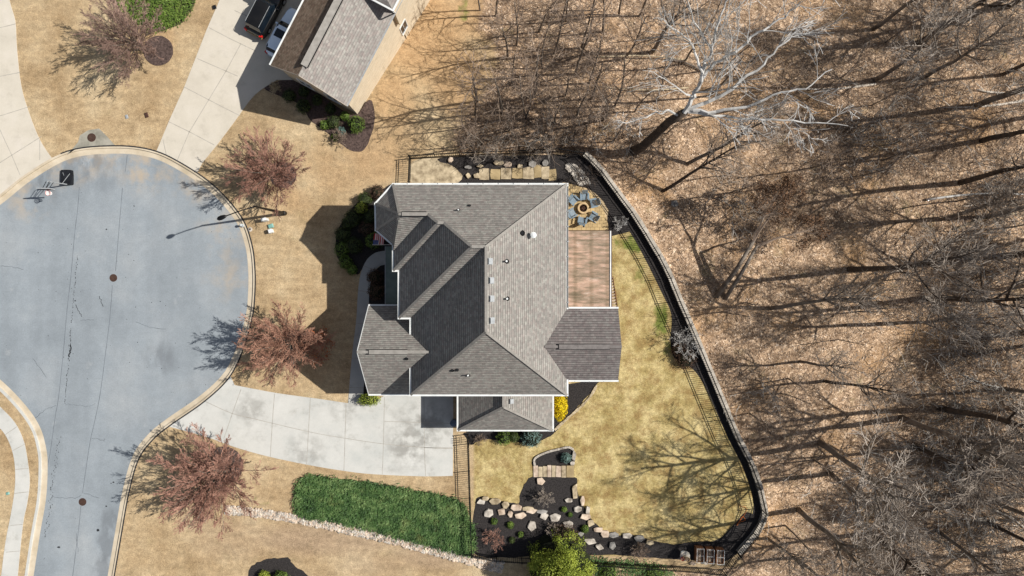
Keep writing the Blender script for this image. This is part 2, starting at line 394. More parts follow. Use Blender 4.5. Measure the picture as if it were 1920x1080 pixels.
# flag with stripes and a canton of dots (uv)
m, nt, b = new_mat("flag_cloth", 0.7, 0.2)
t = NT(nt)
sx = nt.nodes.new("ShaderNodeSeparateXYZ"); nt.links.new(t.tc.outputs["UV"], sx.inputs[0])
U_, V_ = sx.outputs[0], sx.outputs[1]
st = t.math('GREATER_THAN', t.math('FRACT', t.math('MULTIPLY', V_, 6.5)), 0.5)
strip = t.mix(st, S(190, 60, 74), S(232, 228, 230))
cant = t.math('MULTIPLY', t.math('LESS_THAN', U_, 0.42), t.math('GREATER_THAN', V_, 0.46))
vr = t.nt.nodes.new("ShaderNodeTexVoronoi"); vr.inputs["Scale"].default_value = 14; vr.inputs["Randomness"].default_value = 0
nt.links.new(t.tc.outputs["UV"], vr.inputs["Vector"])
dots = t.math('LESS_THAN', vr.outputs["Distance"], 0.24)
cc = t.mix(dots, S(24, 62, 140), S(200, 205, 225))
nt.links.new(t.mix(cant, strip, cc), b.inputs["Base Color"])
M['flag'] = m

# ------------------------------------------------------------------ geometry helpers
def W(px, py, z=0.0):
    k = (H - z) / H / 20.0
    return Vector(((px - 960) * k, (540 - py) * k, z))

def sstep(a, b, x):
    if a == b: return 1.0 if x > a else 0.0
    x = max(0.0, min(1.0, (x - a) / (b - a)))
    return x * x * (3 - 2 * x)

def catmull(pts, n=6, closed=False):
    out = []
    N = len(pts)
    rng_ = range(N) if closed else range(N - 1)
    for i in rng_:
        if closed:
            p0, p1, p2, p3 = pts[(i - 1) % N], pts[i], pts[(i + 1) % N], pts[(i + 2) % N]
        else:
            p0, p1, p2, p3 = pts[max(i - 1, 0)], pts[i], pts[i + 1], pts[min(i + 2, N - 1)]
        for k in range(n):
            t_ = k / n
            out.append(tuple(0.5 * (2 * p1[j] + (-p0[j] + p2[j]) * t_ + (2 * p0[j] - 5 * p1[j] + 4 * p2[j] - p3[j]) * t_ ** 2
                                    + (-p0[j] + 3 * p1[j] - 3 * p2[j] + p3[j]) * t_ ** 3) for j in range(2)))
    if not closed:
        out.append(tuple(pts[-1][:2]))
    return out

def inside(p, poly):
    x, y = p
    c = False
    j = len(poly) - 1
    for i in range(len(poly)):
        xi, yi = poly[i]; xj, yj = poly[j]
        if (yi > y) != (yj > y) and x < (xj - xi) * (y - yi) / (yj - yi) + xi:
            c = not c
        j = i
    return c

def sdist(p, poly, closed=True):
    x, y = p
    best = 1e18
    n = len(poly)
    for i in range(n if closed else n - 1):
        ax, ay = poly[i]; bx_, by_ = poly[(i + 1) % n]
        dx, dy = bx_ - ax, by_ - ay
        L = dx * dx + dy * dy
        t_ = 0 if L == 0 else max(0, min(1, ((x - ax) * dx + (y - ay) * dy) / L))
        d = (x - ax - t_ * dx) ** 2 + (y - ay - t_ * dy) ** 2
        if d < best: best = d
    d = math.sqrt(best)
    return (d if inside(p, poly) else -d) if closed else d

def offset_line(pts, d):
    """offset an open pixel polyline sideways by d px (positive = to the left of travel in image axes)"""
    out = []
    for i, p in enumerate(pts):
        a = pts[max(0, i - 1)]; b_ = pts[min(len(pts) - 1, i + 1)]
        dx, dy = b_[0] - a[0], b_[1] - a[1]
        L = math.hypot(dx, dy) or 1
        out.append((p[0] + dy / L * d, p[1] - dx / L * d))
    return out

def mesh_obj(name, verts, faces, mat, parent=None, smooth=False, uvs=None):
    me = bpy.data.meshes.new(name)
    me.from_pydata([tuple(v) for v in verts], [], faces)
    me.update()
    if smooth:
        me.polygons.foreach_set("use_smooth", [True] * len(me.polygons))
    if mat:
        me.materials.append(mat)
    if uvs:
        ul = me.uv_layers.new(name="UVMap")
        i = 0
        for poly, fu in zip(me.polygons, uvs):
            for k, li in enumerate(poly.loop_indices):
                ul.data[li].uv = fu[k]
    o = bpy.data.objects.new(name, me)
    C.objects.link(o)
    if parent:
        o.parent = parent
        o.matrix_parent_inverse = Matrix.Translation(parent_world(parent)).inverted() if parent.type == 'EMPTY' or parent.location.length > 0 else Matrix.Identity(4)
    return o

def parent_world(p):
    v = Vector(p.location)
    if p.parent:
        v = v + parent_world(p.parent) + p.matrix_parent_inverse.translation
    return v

class MB:
    """collects shapes in world metres into ONE mesh"""
    def __init__(s):
        s.v = []; s.f = []; s.uv = []
    def add(s, vs_, fs, uvs=None):
        o = len(s.v)
        s.v += [tuple(v) for v in vs_]
        s.f += [tuple(i + o for i in f) for f in fs]
        if uvs: s.uv += uvs
        return s
    def box(s, c, size, rz=0.0, M4=None, taper=1.0):
        x, y, z_ = size[0] / 2, size[1] / 2, size[2] / 2
        vs_ = []
        for dz in (-1, 1):
            k = taper if dz > 0 else 1.0
            for dx, dy in ((-1, -1), (1, -1), (1, 1), (-1, 1)):
                vs_.append(Vector((dx * x * k, dy * y * k, dz * z_)))
        R_ = M4 or Matrix.Rotation(rz, 4, 'Z')
        vs_ = [R_ @ v + Vector(c) for v in vs_]
        return s.add(vs_, [(0, 3, 2, 1), (4, 5, 6, 7), (0, 1, 5, 4), (1, 2, 6, 5), (2, 3, 7, 6), (3, 0, 4, 7)])
    def bar(s, a, b_, w_, h_=None, up=Vector((0, 0, 1))):
        a = Vector(a); b_ = Vector(b_)
        d = b_ - a
        L = d.length
        if L < 1e-6: return s
        d /= L
        if abs(d.dot(up)) > 0.97: up = Vector((0, 1, 0))
        r = d.cross(up).normalized(); u = r.cross(d).normalized()
        h_ = w_ if h_ is None else h_
        vs_ = []
        for p in (a, b_):
            for i, j in ((-1, -1), (1, -1), (1, 1), (-1, 1)):
                vs_.append(p + r * (i * w_ / 2) + u * (j * h_ / 2))
        return s.add(vs_, [(0, 1, 2, 3), (7, 6, 5, 4), (0, 4, 5, 1), (1, 5, 6, 2), (2, 6, 7, 3), (3, 7, 4, 0)])
    def tube(s, pts, rad, n=8, cap=True):
        pts = [Vector(p) for p in pts]
        rad = rad if hasattr(rad, '__len__') else [rad] * len(pts)
        o = len(s.v)
        ref = Vector((0.31, 0.17, 0.93)).normalized()
        for i, p in enumerate(pts):
            d = (pts[min(i + 1, len(pts) - 1)] - pts[max(i - 1, 0)])
            if d.length < 1e-9: d = Vector((0, 0, 1))
            d.normalize()
            rr = ref if abs(d.dot(ref)) < 0.95 else Vector((1, 0, 0))
            a = d.cross(rr).normalized(); c_ = d.cross(a)
            for k in range(n):
                t_ = 2 * math.pi * k / n
                s.v.append(tuple(p + (a * math.cos(t_) + c_ * math.sin(t_)) * rad[i]))
        for i in range(len(pts) - 1):
            for k in range(n):
                k2 = (k + 1) % n
                s.f.append((o + i * n + k, o + i * n + k2, o + (i + 1) * n + k2, o + (i + 1) * n + k))
        if cap and n > 3:
            s.f.append(tuple(o + k for k in range(n - 1, -1, -1)))
            e = o + (len(pts) - 1) * n
            s.f.append(tuple(e + k for k in range(n)))
        return s
    def cyl(s, c, r, h, n=20, r2=None):
        c = Vector(c)
        return s.tube([c, c + Vector((0, 0, h))], [r, r if r2 is None else r2], n)
    def lathe(s, c, prof, n=24):
        c = Vector(c); o = len(s.v)
        for r, z_ in prof:
            for k in range(n):
                t_ = 2 * math.pi * k / n
                s.v.append((c.x + r * math.cos(t_), c.y + r * math.sin(t_), c.z + z_))
        for i in range(len(prof) - 1):
            for k in range(n):
                k2 = (k + 1) % n
                s.f.append((o + i * n + k, o + i * n + k2, o + (i + 1) * n + k2, o + (i + 1) * n + k))
        return s
    def prism(s, pts, z0, z1, bottom=False):
        """pts: world xy, top face at z1, skirt down to z0"""
        n = len(pts)
        area = sum(pts[i][0] * pts[(i + 1) % n][1] - pts[(i + 1) % n][0] * pts[i][1] for i in range(n))
        if area < 0: pts = pts[::-1]
        tri = tessellate_polygon([[Vector((p[0], p[1], 0)) for p in pts]])
        vs_ = [(p[0], p[1], z1) for p in pts] + [(p[0], p[1], z0) for p in pts]
        fs = []
        for t_ in tri:
            a, b_, c_ = [Vector(pts[i][:2]) for i in t_]
            fs.append(tuple(t_) if (b_ - a).cross(c_ - a) > 0 else tuple(reversed(t_)))
        if z0 != z1:
            fs += [(i, i + n, (i + 1) % n + n, (i + 1) % n) for i in range(n)]
            fs = fs[:len(tri)] + [(f[0], f[1], f[2], f[3]) for f in fs[len(tri):]]
        return s.add(vs_, fs)
    def build(s, name, mat, parent=None, smooth=False, uv=False):
        return mesh_obj(name, s.v, s.f, mat, parent, smooth, s.uv if uv else None)

def xy(pts):
    return [((p[0] - 960) / 20.0, (540 - p[1]) / 20.0) for p in pts]

def tag(o, label=None, cat=None, group=None, kind=None):
    if label: o['label'] = label
    if cat: o['category'] = cat
    if group: o['group'] = group
    if kind: o['kind'] = kind
    return o

def thing(name, loc, label, cat, group=None):
    o = bpy.data.objects.new(name, None)
    o.empty_display_size = 0.3
    C.objects.link(o)
    o.location = loc
    return tag(o, label, cat, group)

def children_of(o):
    return [c for c in bpy.data.objects if c.parent == o]

def copy_tree(src, loc, rz=0.0, sc=1.0, kids=None):
    """a copy of a thing built round the world origin, with copies of its parts and sub-parts"""
    kids = kids or KIDS.get(src.name)
    c = src.copy(); C.objects.link(c)
    c.location = loc; c.rotation_euler = (0, 0, rz); c.scale = (sc, sc, sc) if not hasattr(sc, '__len__') else sc
    for ch, gch in kids:
        d = ch.copy(); C.objects.link(d); d.parent = c
        for gg in gch:
            e = gg.copy(); C.objects.link(e); e.parent = d
    return c
KIDS = {}
def remember(src):
    KIDS[src.name] = [(ch, children_of(ch)) for ch in children_of(src)]

# ------------------------------------------------------------------ terrain
road_r = [(0, 382), (60, 335), (132, 296), (215, 287), (280, 294), (332, 317), (392, 358), (440, 412), (459, 460), (465, 510), (464, 560), (460, 592),
          (447, 640), (421, 697), (375, 742), (312, 786), (277, 815), (248, 855), (229, 920), (215, 997), (200, 1085)]
road_r = catmull([(-170, 560), (-110, 470), (-60, 425)] + road_r, 6)
road_l = catmull([(-60, 670), (0, 714), (45, 760), (72, 800), (84, 840), (87, 875), (84, 935), (73, 1000), (60, 1085)], 6)
lo_off = offset_line(road_l, -14.0)
ROADPOLY = road_r + [(200, 1085), (165, 1330), (20, 1330)] + road_l[::-1] + [(-400, 640), (-400, 560)]
ROAD_OUT_R = offset_line(road_r, 13.0)       # outer edge of gutter + kerb
ROAD_OUT_L = lo_off
ROADHOLE = ROAD_OUT_R + [(178, 1330), (5, 1330)] + ROAD_OUT_L[::-1] + [(-410, 655), (-410, 545)]

WALLPX = catmull([(1093, 292), (1120, 318), (1150, 358), (1185, 405), (1216, 455), (1245, 505), (1268, 560), (1300, 633), (1312, 662), (1331, 707), (1352, 758),
                  (1378, 820), (1400, 862), (1416, 905), (1425, 942), (1427, 965), (1412, 995), (1380, 1032)], 4)
WOODPX = [(905, -400), (908, 0), (893, 50), (935, 95), (925, 150), (885, 205), (860, 245), (835, 288), (1048, 288)] + WALLPX + [(1395, 1060), (1330, 1068), (1180, 1085), (1150, 1400), (3000, 1400), (3000, -400)]
# neighbour building axis
NB_A = Vector((-14.3, 16.1)); NB_D = Vector((365, 705)).normalized(); NB_N = Vector((NB_D.y, -NB_D.x))

def gz(X, Y):
    px, py = X * 20 + 960, 540 - Y * 20
    p = Vector((X, Y)) - NB_A
    u = p.dot(NB_N)
    z_ = -0.30 * max(0.0, Y - 16.0) * sstep(-6.0, -0.6, u)
    if Y > 30: z_ = max(z_, -6.5)
    if px > 1050 and 250 < py < 1110:
        pl = WALLPX
        d = sdist((px, py), pl, False) / 20
        ins = inside((px, py), WOODPX)
        if ins and d < 30:
            z_ -= 0.9 * sstep(0.0, 0.9, d)
        elif ins:
            z_ -= 0.9
    elif px > 1110:
        z_ -= 0.9 * sstep(0, 100, px - 1110)
    return z_

def G(px, py, dz=0.0):
    z_ = 0.0
    for _ in range(6):
        p = W(px, py, z_ + dz)
        z_ = gz(p.x, p.y)
    p = W(px, py, z_ + dz)
    return Vector((p.x, p.y, z_))

def blobmask(px, py, blobs):
    v = 0
    for (bx, by, rx, ry, a) in blobs:
        d = math.hypot((px - bx) / rx, (py - by) / ry)
        v = max(v, a * (1 - sstep(0.35, 1.0, d)))
    return v
ORANGE = [(800, 60, 120, 140, 1.0), (740, 190, 60, 90, .75), (860, 150, 90, 110, .9), (880, 30, 80, 70, .9), (705, 290, 90, 90, .7), (640, 330, 110, 50, .55), (600, 300, 60, 50, .45), (535, 375, 75, 45, .6), (300, 70, 55, 45, .7), (760, 250, 70, 60, .5), (350, 20, 40, 60, .3)]
YARDPX = [(1040, 440), (1150, 425), (1215, 440)] + [p for p in WALLPX if p[1] > 440] + [(1330, 1045), (885, 1045), (885, 812), (1045, 790), (1075, 715), (1100, 600)]
GREEN = [(1190, 458, 30, 30, 1.0), (1165, 455, 20, 20, .9), (1200, 520, 22, 40, .6), (1240, 600, 20, 55, 1.0), (1255, 655, 30, 20, .6), (1070, 838, 40, 10, .5), (820, 320, 26, 30, .45), (840, 310, 40, 30, .4), (870, 20, 18, 40, .7), (480, 940, 50, 12, .6), (1150, 1065, 120, 14, .8), (1225, 1075, 60, 20, .7), (860, 932, 30, 12, .5),
         (1215, 640, 30, 60, .3), (1300, 900, 70, 60, .22), (1250, 800, 60, 60, .18), (1790, 280, 40, 20, .45), (1600, 590, 40, 30, .3), (1730, 640, 50, 30, .3), (1870, 60, 60, 60, .3)]
BROWNLAWN = [(620, 1010, 230, 45, .9), (440, 1010, 120, 60, .5), (820, 1040, 120, 40, .9), (700, 1060, 100, 30, .5)]

def build_ground():
    hole = xy(ROADHOLE)
    hs = []
    for i in range(len(hole)):
        a = hole[i]; b_ = hole[(i + 1) % len(hole)]
        hs.append(a)
        L = math.hypot(b_[0] - a[0], b_[1] - a[1])
        for k in range(1, int(L / 2.0)):
            f = k / int(L / 2.0)
            hs.append((a[0] + (b_[0] - a[0]) * f, a[1] + (b_[1] - a[1]) * f))
    verts = [Vector(p) for p in hs]
    n0 = len(verts)
    edges = [(i, (i + 1) % n0) for i in range(n0)]
    stp = 0.65
    xs = [-52 + i * stp for i in range(int(108 / stp))]
    ys = [-30 + i * stp for i in range(int(64 / stp))]
    for x in xs:
        for y in ys:
            if sdist_fast((x, y), hole) > 0.25:
                verts.append(Vector((x, y)))
    for r in (70, 100, 150, 250, 450):
        for k in range(28):
            a = 2 * math.pi * k / 28
            verts.append(Vector((r * math.cos(a), r * math.sin(a))))
    out = delaunay_2d_cdt(verts, edges, [], 0, 1e-5)
    vs2, fs2 = out[0], out[2]
    keep = []
    for f in fs2:
        c_ = sum((vs2[i] for i in f), Vector((0, 0))) / len(f)
        if not inside(tuple(c_), hole):
            a, b_, c2 = vs2[f[0]], vs2[f[1]], vs2[f[2]]
            keep.append(tuple(f) if (b_ - a).cross(c2 - a) > 0 else tuple(reversed(f)))
    pts = [(v.x, v.y, gz(v.x, v.y)) for v in vs2]
    me = bpy.data.meshes.new("ground")
    me.from_pydata(pts, [], keep)
    me.materials.append(M['ground'])
    me.polygons.foreach_set("use_smooth", [True] * len(me.polygons))
    a1 = me.color_attributes.new("zone", 'FLOAT_COLOR', 'POINT')
    a2 = me.color_attributes.new("zone2", 'FLOAT_COLOR', 'POINT')
    d1 = []; d2 = []
    for (x, y, z_) in pts:
        k = 20 * H / (H - z_)
        px, py = x * k + 960, 540 - y * k
        px0, py0 = x * 20 + 960, 540 - y * 20
        sd = sdist((px, py), WOODPX)
        soft = 34.0 if (px < 1050 and py < 300) else 9.0
        wood = max(0, min(1, 0.5 + sd / soft / 2))
        orange_ = blobmask(px, py, ORANGE)
        yard_ = 1.0 if inside((px0, py0), YARDPX) else 0.0
        d1 += [wood, orange_, yard_, 1]
        d2 += [blobmask(px, py, GREEN), blobmask(px, py, BROWNLAWN), 0, 1]
    a1.data.foreach_set("color", d1)
    a2.data.foreach_set("color", d2)
    o = bpy.data.objects.new("ground", me)
    C.objects.link(o)
    o['kind'] = 'structure'

def sdist_fast(p, poly):
    # distance outside the hole (negative inside)
    x, y = p
    if x > -16 or y > 15: return 9
    return -sdist(p, poly)
build_ground()

RZ = -0.14      # road level
def sheet(name, ptspx, z_, mat, kind='structure', z0=None, parent=None, label=None, cat=None):
    mb = MB().prism(xy(ptspx), z_ if z0 is None else z0, z_)
    o = mb.build(name, mat, parent)
    if kind and not parent: o['kind'] = kind
    if label: tag(o, label, cat)
    return o
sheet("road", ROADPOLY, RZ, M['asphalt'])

def band(name, inner, outer, z_, mat, zo=None, z0=None):
    """strip between two pixel polylines"""
    a = xy(inner); b_ = xy(outer)
    mb = MB()
    zo = z_ if zo is None else zo
    n = len(a)
    vs_ = [(p[0], p[1], z_) for p in a] + [(p[0], p[1], zo) for p in b_]
    fs = [(i, i + 1, n + i + 1, n + i) for i in range(n - 1)]
    if z0 is not None:
        vs_ += [(p[0], p[1], z0) for p in a]
        fs += [(i, 2 * n + i, 2 * n + i + 1, i + 1) for i in range(n - 1)]
        vs_ += [(p[0], p[1], z0) for p in b_]
        fs += [(n + i, n + i + 1, 3 * n + i + 1, 3 * n + i) for i in range(n - 1)]
    mb.add(vs_, fs)
    o = mb.build(name, mat)
    me = o.data
    bm = bmesh.new(); bm.from_mesh(me); bmesh.ops.recalc_face_normals(bm, faces=bm.faces)
    up = [f for f in bm.faces if abs(f.normal.z) > 0.5]
    if up and up[0].normal.z < 0: bmesh.ops.reverse_faces(bm, faces=bm.faces)
    bm.to_mesh(me); bm.free()
    return o

tag(band("gutter", offset_line(road_r, -0.5), offset_line(road_r, 9.6), RZ + 0.006, M['kerb'], RZ + 0.03), kind='structure')
tag(band("kerb", offset_line(road_r, 9.6), offset_line(road_r, 13.4), 0.02, M['kerb'], 0.02, RZ - 0.1), kind='structure')
tag(band("gutter", offset_line(road_l, 0.5), offset_line(road_l, -10), RZ + 0.006, M['kerb'], RZ + 0.03), kind='structure')
tag(band("kerb", offset_line(road_l, -10), offset_line(road_l, -14.4), 0.02, M['conc'], 0.02, RZ - 0.1), kind='structure')

jl = offset_line(road_r, 12.4); jl2 = offset_line(road_r, 14.8)
i0_ = min(range(len(road_r)), key=lambda i: abs(road_r[i][0] - 120) + abs(road_r[i][1] - 300))
tag(band("kerb_gap", jl[i0_:], jl2[i0_:], 0.034, M['tar'], 0.034), kind='structure')
# kerb joints
def line_strip(mb, pts, width, z_):
    a = offset_line(pts, width * 10); b_ = offset_line(pts, -width * 10)
    A = xy(a); B = xy(b_); n = len(A)
    mb.add([(p[0], p[1], z_) for p in A] + [(p[0], p[1], z_) for p in B], [(i, n + i, n + i + 1, i + 1) for i in range(n - 1)])

# concrete slabs split into panels: each panel gets its own tint attribute
def slab(name, outline, cuts, mat, z_=0.03, z0=-0.12):
    """outline px polygon, cuts: list of pixel polylines; joints are real thin grooves laid as strips"""
    o = sheet(name, outline, z_, mat, z0=z0)
    if cuts:
        mb = MB()
        for c_ in cuts:
            line_strip(mb, c_, 0.055, z_ + 0.004)
        j = mb.build(name + "_joint_lines", M['joint'])
        j['kind'] = 'structure'
    return o

k_out = offset_line(road_r, 13.4)
def kseg(x0, y0, x1, y1):
    """stretch of the outer kerb edge between the points nearest to two pixels"""
    i0 = min(range(len(k_out)), key=lambda i: (k_out[i][0] - x0) ** 2 + (k_out[i][1] - y0) ** 2)
    i1 = min(range(len(k_out)), key=lambda i: (k_out[i][0] - x1) ** 2 + (k_out[i][1] - y1) ** 2)
    return k_out[i0:i1 + 1] if i0 <= i1 else k_out[i1:i0 + 1][::-1]

drive_main = (kseg(316, 800, 432, 702) + catmull([(440, 722), (520, 737), (600, 748), (655, 756), (690, 758), (720, 742)], 4) + [(775, 735), (850, 735), (849, 892)]
              + catmull([(849, 892), (795, 893), (700, 889), (640, 882), (575, 871), (500, 855), (440, 838), (390, 820), (318, 800)], 4))
sheet("driveway", drive_main, 0.030, M['conc_house'], z0=-0.12)
mb = MB()
for c_ in [[(380, 750), (435, 775), (480, 786), (582, 810), (650, 822), (718, 832), (797, 839), (849, 841)],
           [(452, 730), (436, 775), (420, 822)], [(515, 738), (511, 790), (507, 856)], [(582, 746), (579, 800), (575, 870)],
           [(649, 756), (647, 820), (645, 883)], [(721, 745), (719, 830), (717, 889)], [(795, 745), (796, 840), (798, 892)],
           [(721, 790), (795, 792), (849, 794)], [(795, 839.5), (848, 839.5)]]:
    line_strip(mb, catmull(c_, 3), 0.05, 0.034)
tag(mb.build("driveway_joint_lines", M['joint']), kind='structure')

nb_drive = [(417, -60), (412, 0), (388, 55), (345, 165), (318, 225)] + kseg(290, 280, 372, 322) + catmull([(380, 305), (410, 268), (440, 228), (478, 178), (520, 150)], 4) + [(560, 150), (640, 0), (660, -60)]
slab("neighbour_driveway", nb_drive, [[(392, 52), (430, 72), (480, 96)], [(370, 110), (446, 143)], [(345, 163), (420, 202), (450, 217)], [(316, 228), (355, 247), (402, 272)],
     [(452, 82), (426, 130), (390, 190), (355, 248), (333, 300)], [(306, 262), (312, 290)], [(440, 20), (520, 55)]], M['conc_warm'])
left_drive = [(-300, -60), (-300, 700)] + [(-160, 560)] + kseg(-100, 445, 98, 297) + catmull([(97, 296), (75, 262), (55, 212), (40, 160), (32, 90), (29, 40), (18, 0), (10, -60)], 4)
slab("left_driveway", left_drive, [[(-20, 57), (30, 45)], [(-20, 147), (38, 136)], [(-20, 224), (56, 200)], [(-20, 318), (78, 256)], [(-20, 200), (0, 243), (22, 290), (38, 328)], [(75, 262), (75, 300)]], M['conc_warm'])
sheet("pavement", catmull([(0, 762), (28, 792), (45, 828), (53, 870), (56, 905), (51, 945), (43, 985), (33, 1085)], 4) + catmull([(2, 1085), (10, 1020), (20, 968), (27, 925), (29, 890), (25, 852), (12, 818), (-6, 796)], 4), 0.03, M['conc'], z0=-0.05)
mb = MB()
for a in [[(29, 880), (54, 878)], [(27, 925), (54, 922)], [(20, 985), (43, 983)], [(12, 1035), (37, 1033)], [(24, 845), (48, 832)], [(10, 815), (32, 800)]]:
    line_strip(mb, a, 0.05, 0.034)
tag(mb.build("pavement_joint_lines", M['joint']), kind='structure')
inlet = [(133, 294), (145, 270), (150, 255), (165, 243), (186, 241), (200, 255), (216, 276), (222, 275), (215, 273)]
inlet = [(128, 289)] + [(147, 266), (150, 254), (166, 244), (186, 241), (201, 256), (218, 275)] + kseg(214, 274, 128, 288)
tag(sheet("inlet_apron", inlet, 0.026, M['apron'], z0=-0.02), kind='structure')

# front walk
walk_o = catmull([(722, 470), (704, 474), (689, 486), (678, 508), (672, 540), (668, 600), (662, 650), (657, 700), (653, 757)], 5)
walk_i = catmull([(680, 757), (684, 700), (687, 650), (690, 600), (692, 560), (694, 535), (700, 512), (710, 500), (722, 496)], 5)
slab("front_walk", walk_o + walk_i, [[(672, 545), (694, 547)], [(667, 606), (690, 607)], [(660, 672), (686, 673)], [(682, 498), (703, 508)], [(655, 726), (681, 727)]], M['path'], 0.04, 0.0)

# road seams, cracks and tar
mb = MB()
for p in [[(147, 350), (144, 390), (138, 440), (131, 520), (124, 580), (117, 660), (108, 745), (102, 780), (92, 850), (86, 880)],
          [(237, 290), (236, 300), (233, 322)], [(228, 352), (224, 400), (215, 508)], [(209, 535), (204, 600), (194, 680), (186, 740), (176, 790), (167, 830), (158, 890), (153, 925)],
          [(150, 950), (146, 990), (141, 1030), (134, 1085)]]:
    line_strip(mb, catmull(p, 5), 0.045, RZ + 0.004)
tag(mb.build("road_seams", M['seam']), kind='structure')
rc = random.Random(5)
def jag(pts, n=6, amp=1.2):
    out = []
    for i in range(len(pts) - 1):
        for k in range(n):
            f = k / n
            out.append((pts[i][0] + (pts[i + 1][0] - pts[i][0]) * f + rc.uniform(-amp, amp), pts[i][1] + (pts[i + 1][1] - pts[i][1]) * f + rc.uniform(-amp, amp)))
    out.append(pts[-1]); return out
mb = MB()
for p in [[(63, 784), (84, 768), (104, 761)], [(120, 758), (140, 759), (160, 763), (176, 760)], [(170, 822), (195, 826)], [(95, 932), (115, 934), (140, 935), (150, 930)],
          [(156, 925), (185, 935)], [(0, 498), (20, 500), (42, 505)], [(253, 603), (280, 614), (310, 617)], [(60, 672), (85, 708)], [(150, 600), (175, 600)], [(141, 1000), (145, 1036)]]:
    line_strip(mb, jag(p), 0.04, RZ + 0.005)
tag(mb.build("road_cracks", M['seam']), kind='structure')
mb = MB()
def tarspot(x, y, rx, ry):
    pts = []
    for k in range(9):
        a = 2 * math.pi * k / 9
        q = rc.uniform(.6, 1.2)
        pts.append((x + rx * q * math.cos(a), y + ry * q * math.sin(a)))
    mb.prism(xy(pts), RZ + .006, RZ + .006)
for k in range(90):
    f = k / 90
    y = 480 + f * 280
    x = 143 - (y - 480) * 0.083
    if rc.random() < 0.75: tarspot(x + rc.gauss(0, .8), y, rc.uniform(.4, .9), rc.uniform(.8, 2.4))
for k in range(12): tarspot(131.5 + rc.uniform(-1.5, 1.5) - k * .3, 648 + k * 1.9, 1.4, 1.6)
for k in range(60):
    f = k / 60; y = 820 + f * 190
    tarspot(109 - f * 26 + rc.gauss(0, 2.2), y, rc.uniform(.3, .9), rc.uniform(.5, 2.2))
for k in range(46): tarspot(rc.uniform(20, 440), rc.uniform(380, 760), rc.uniform(.4, 1.1), rc.uniform(.4, 1.1))
for x, y, r in [(182, 995, 3.5), (198, 950, 2), (108, 1027, 3), (211, 905, 2), (207, 907, 1.5), (198, 430, 2), (250, 386, 1.6), (139, 564, 2)]:
    tarspot(x, y, r, r * .7)
line_strip(mb, jag([(140, 572), (146, 584), (152, 594)]), 0.05, RZ + .006)
line_strip(mb, jag([(185, 556), (192, 575)]), 0.05, RZ + .006)
tag(mb.build("road_tar_spots", M['tar']), kind='structure')

# ------------------------------------------------------------------ mulch beds (sheets)
def rough(pts, amp=1.0, n=5, seed=1):
    r = random.Random(seed)
    pts = catmull(pts, n, True)
    return [(p[0] + r.uniform(-amp, amp), p[1] + r.uniform(-amp, amp)) for p in pts]
sheet("mulch_bed", rough([(738, 345), (706, 362), (672, 378), (650, 405), (633, 432), (629, 465), (640, 495), (668, 515), (680, 502), (690, 484), (706, 473), (726, 470), (745, 440), (745, 380)], .8), 0.012, M['mulch'])
sheet("mulch_bed", rough([(692, 540), (698, 515), (712, 500), (726, 494), (726, 570), (694, 572)], .6), 0.014, M['mulch'])
sheet("mulch_bed", rough([(680, 700), (700, 690), (705, 745), (680, 757), (672, 740)], .6), 0.014, M['mulch'])
sheet("mulch_bed", rough([(1032, 735), (1118, 712), (1118, 722), (1105, 740), (1078, 768), (1050, 800), (1030, 812)], 1), 0.012, M['mulch'])
sheet("mulch_bed", rough([(880, 808), (1030, 806), (1020, 824), (985, 830), (940, 826), (905, 824), (885, 834), (878, 825)], 1), 0.013, M['mulch'])
sheet("mulch_bed", rough([(1002, 858), (1018, 849), (1045, 842), (1066, 839), (1074, 846), (1072, 872), (1003, 875)], .6), 0.012, M['mulch'])
sheet("mulch_bed", rough([(888, 1035), (889, 960), (895, 932), (920, 935), (950, 940), (972, 944), (975, 925), (985, 904), (1003, 893), (1075, 893), (1082, 920), (1095, 950), (1120, 985), (1150, 1003), (1185, 1003), (1220, 1013), (1262, 1020),
                          (1300, 1016), (1345, 1012), (1375, 985), (1400, 960), (1425, 985), (1380, 1040), (1345, 1055), (1290, 1050), (1240, 1048), (1180, 1042), (1120, 1040), (1000, 1042), (940, 1045)], 1.2, 4, 3), 0.012, M['mulch'])
sheet("mulch_bed", rough([(832, 296), (1050, 290), (1095, 296), (1140, 345), (1165, 385), (1195, 425), (1150, 442), (1136, 432), (1140, 395), (1120, 365), (1098, 352), (1060, 346), (1060, 350), (980, 355), (860, 355), (868, 330), (850, 312)], 1.2, 4, 4), 0.012, M['mulch'])
strip_in = [(1150, 400), (1172, 432), (1188, 458), (1210, 500), (1232, 545), (1252, 590), (1250, 640), (1258, 672), (1290, 690), (1312, 720), (1335, 770), (1360, 825), (1383, 870), (1398, 910), (1406, 945), (1402, 975)]
sheet("mulch_bed", catmull([(a + 7, b) for a, b in strip_in], 4) + [p for p in WALLPX if p[1] < 985][::-1], 0.016, M['mulch'])
sheet("mulch_bed", rough([(465, 1090), (470, 1066), (488, 1052), (515, 1047), (540, 1046), (548, 1056), (562, 1068), (580, 1085), (560, 1130), (480, 1130)], 1.6, 4, 7), 0.012, M['mulch'])
sheet("mulch_bed", rough([(585, 228), (560, 195), (505, 172), (500, 160), (560, 150), (640, 205), (668, 214), (690, 188), (700, 195), (702, 230), (690, 270), (675, 285), (650, 278), (620, 255)], .8, 4, 8), 0.012, M['mulch_brown'])

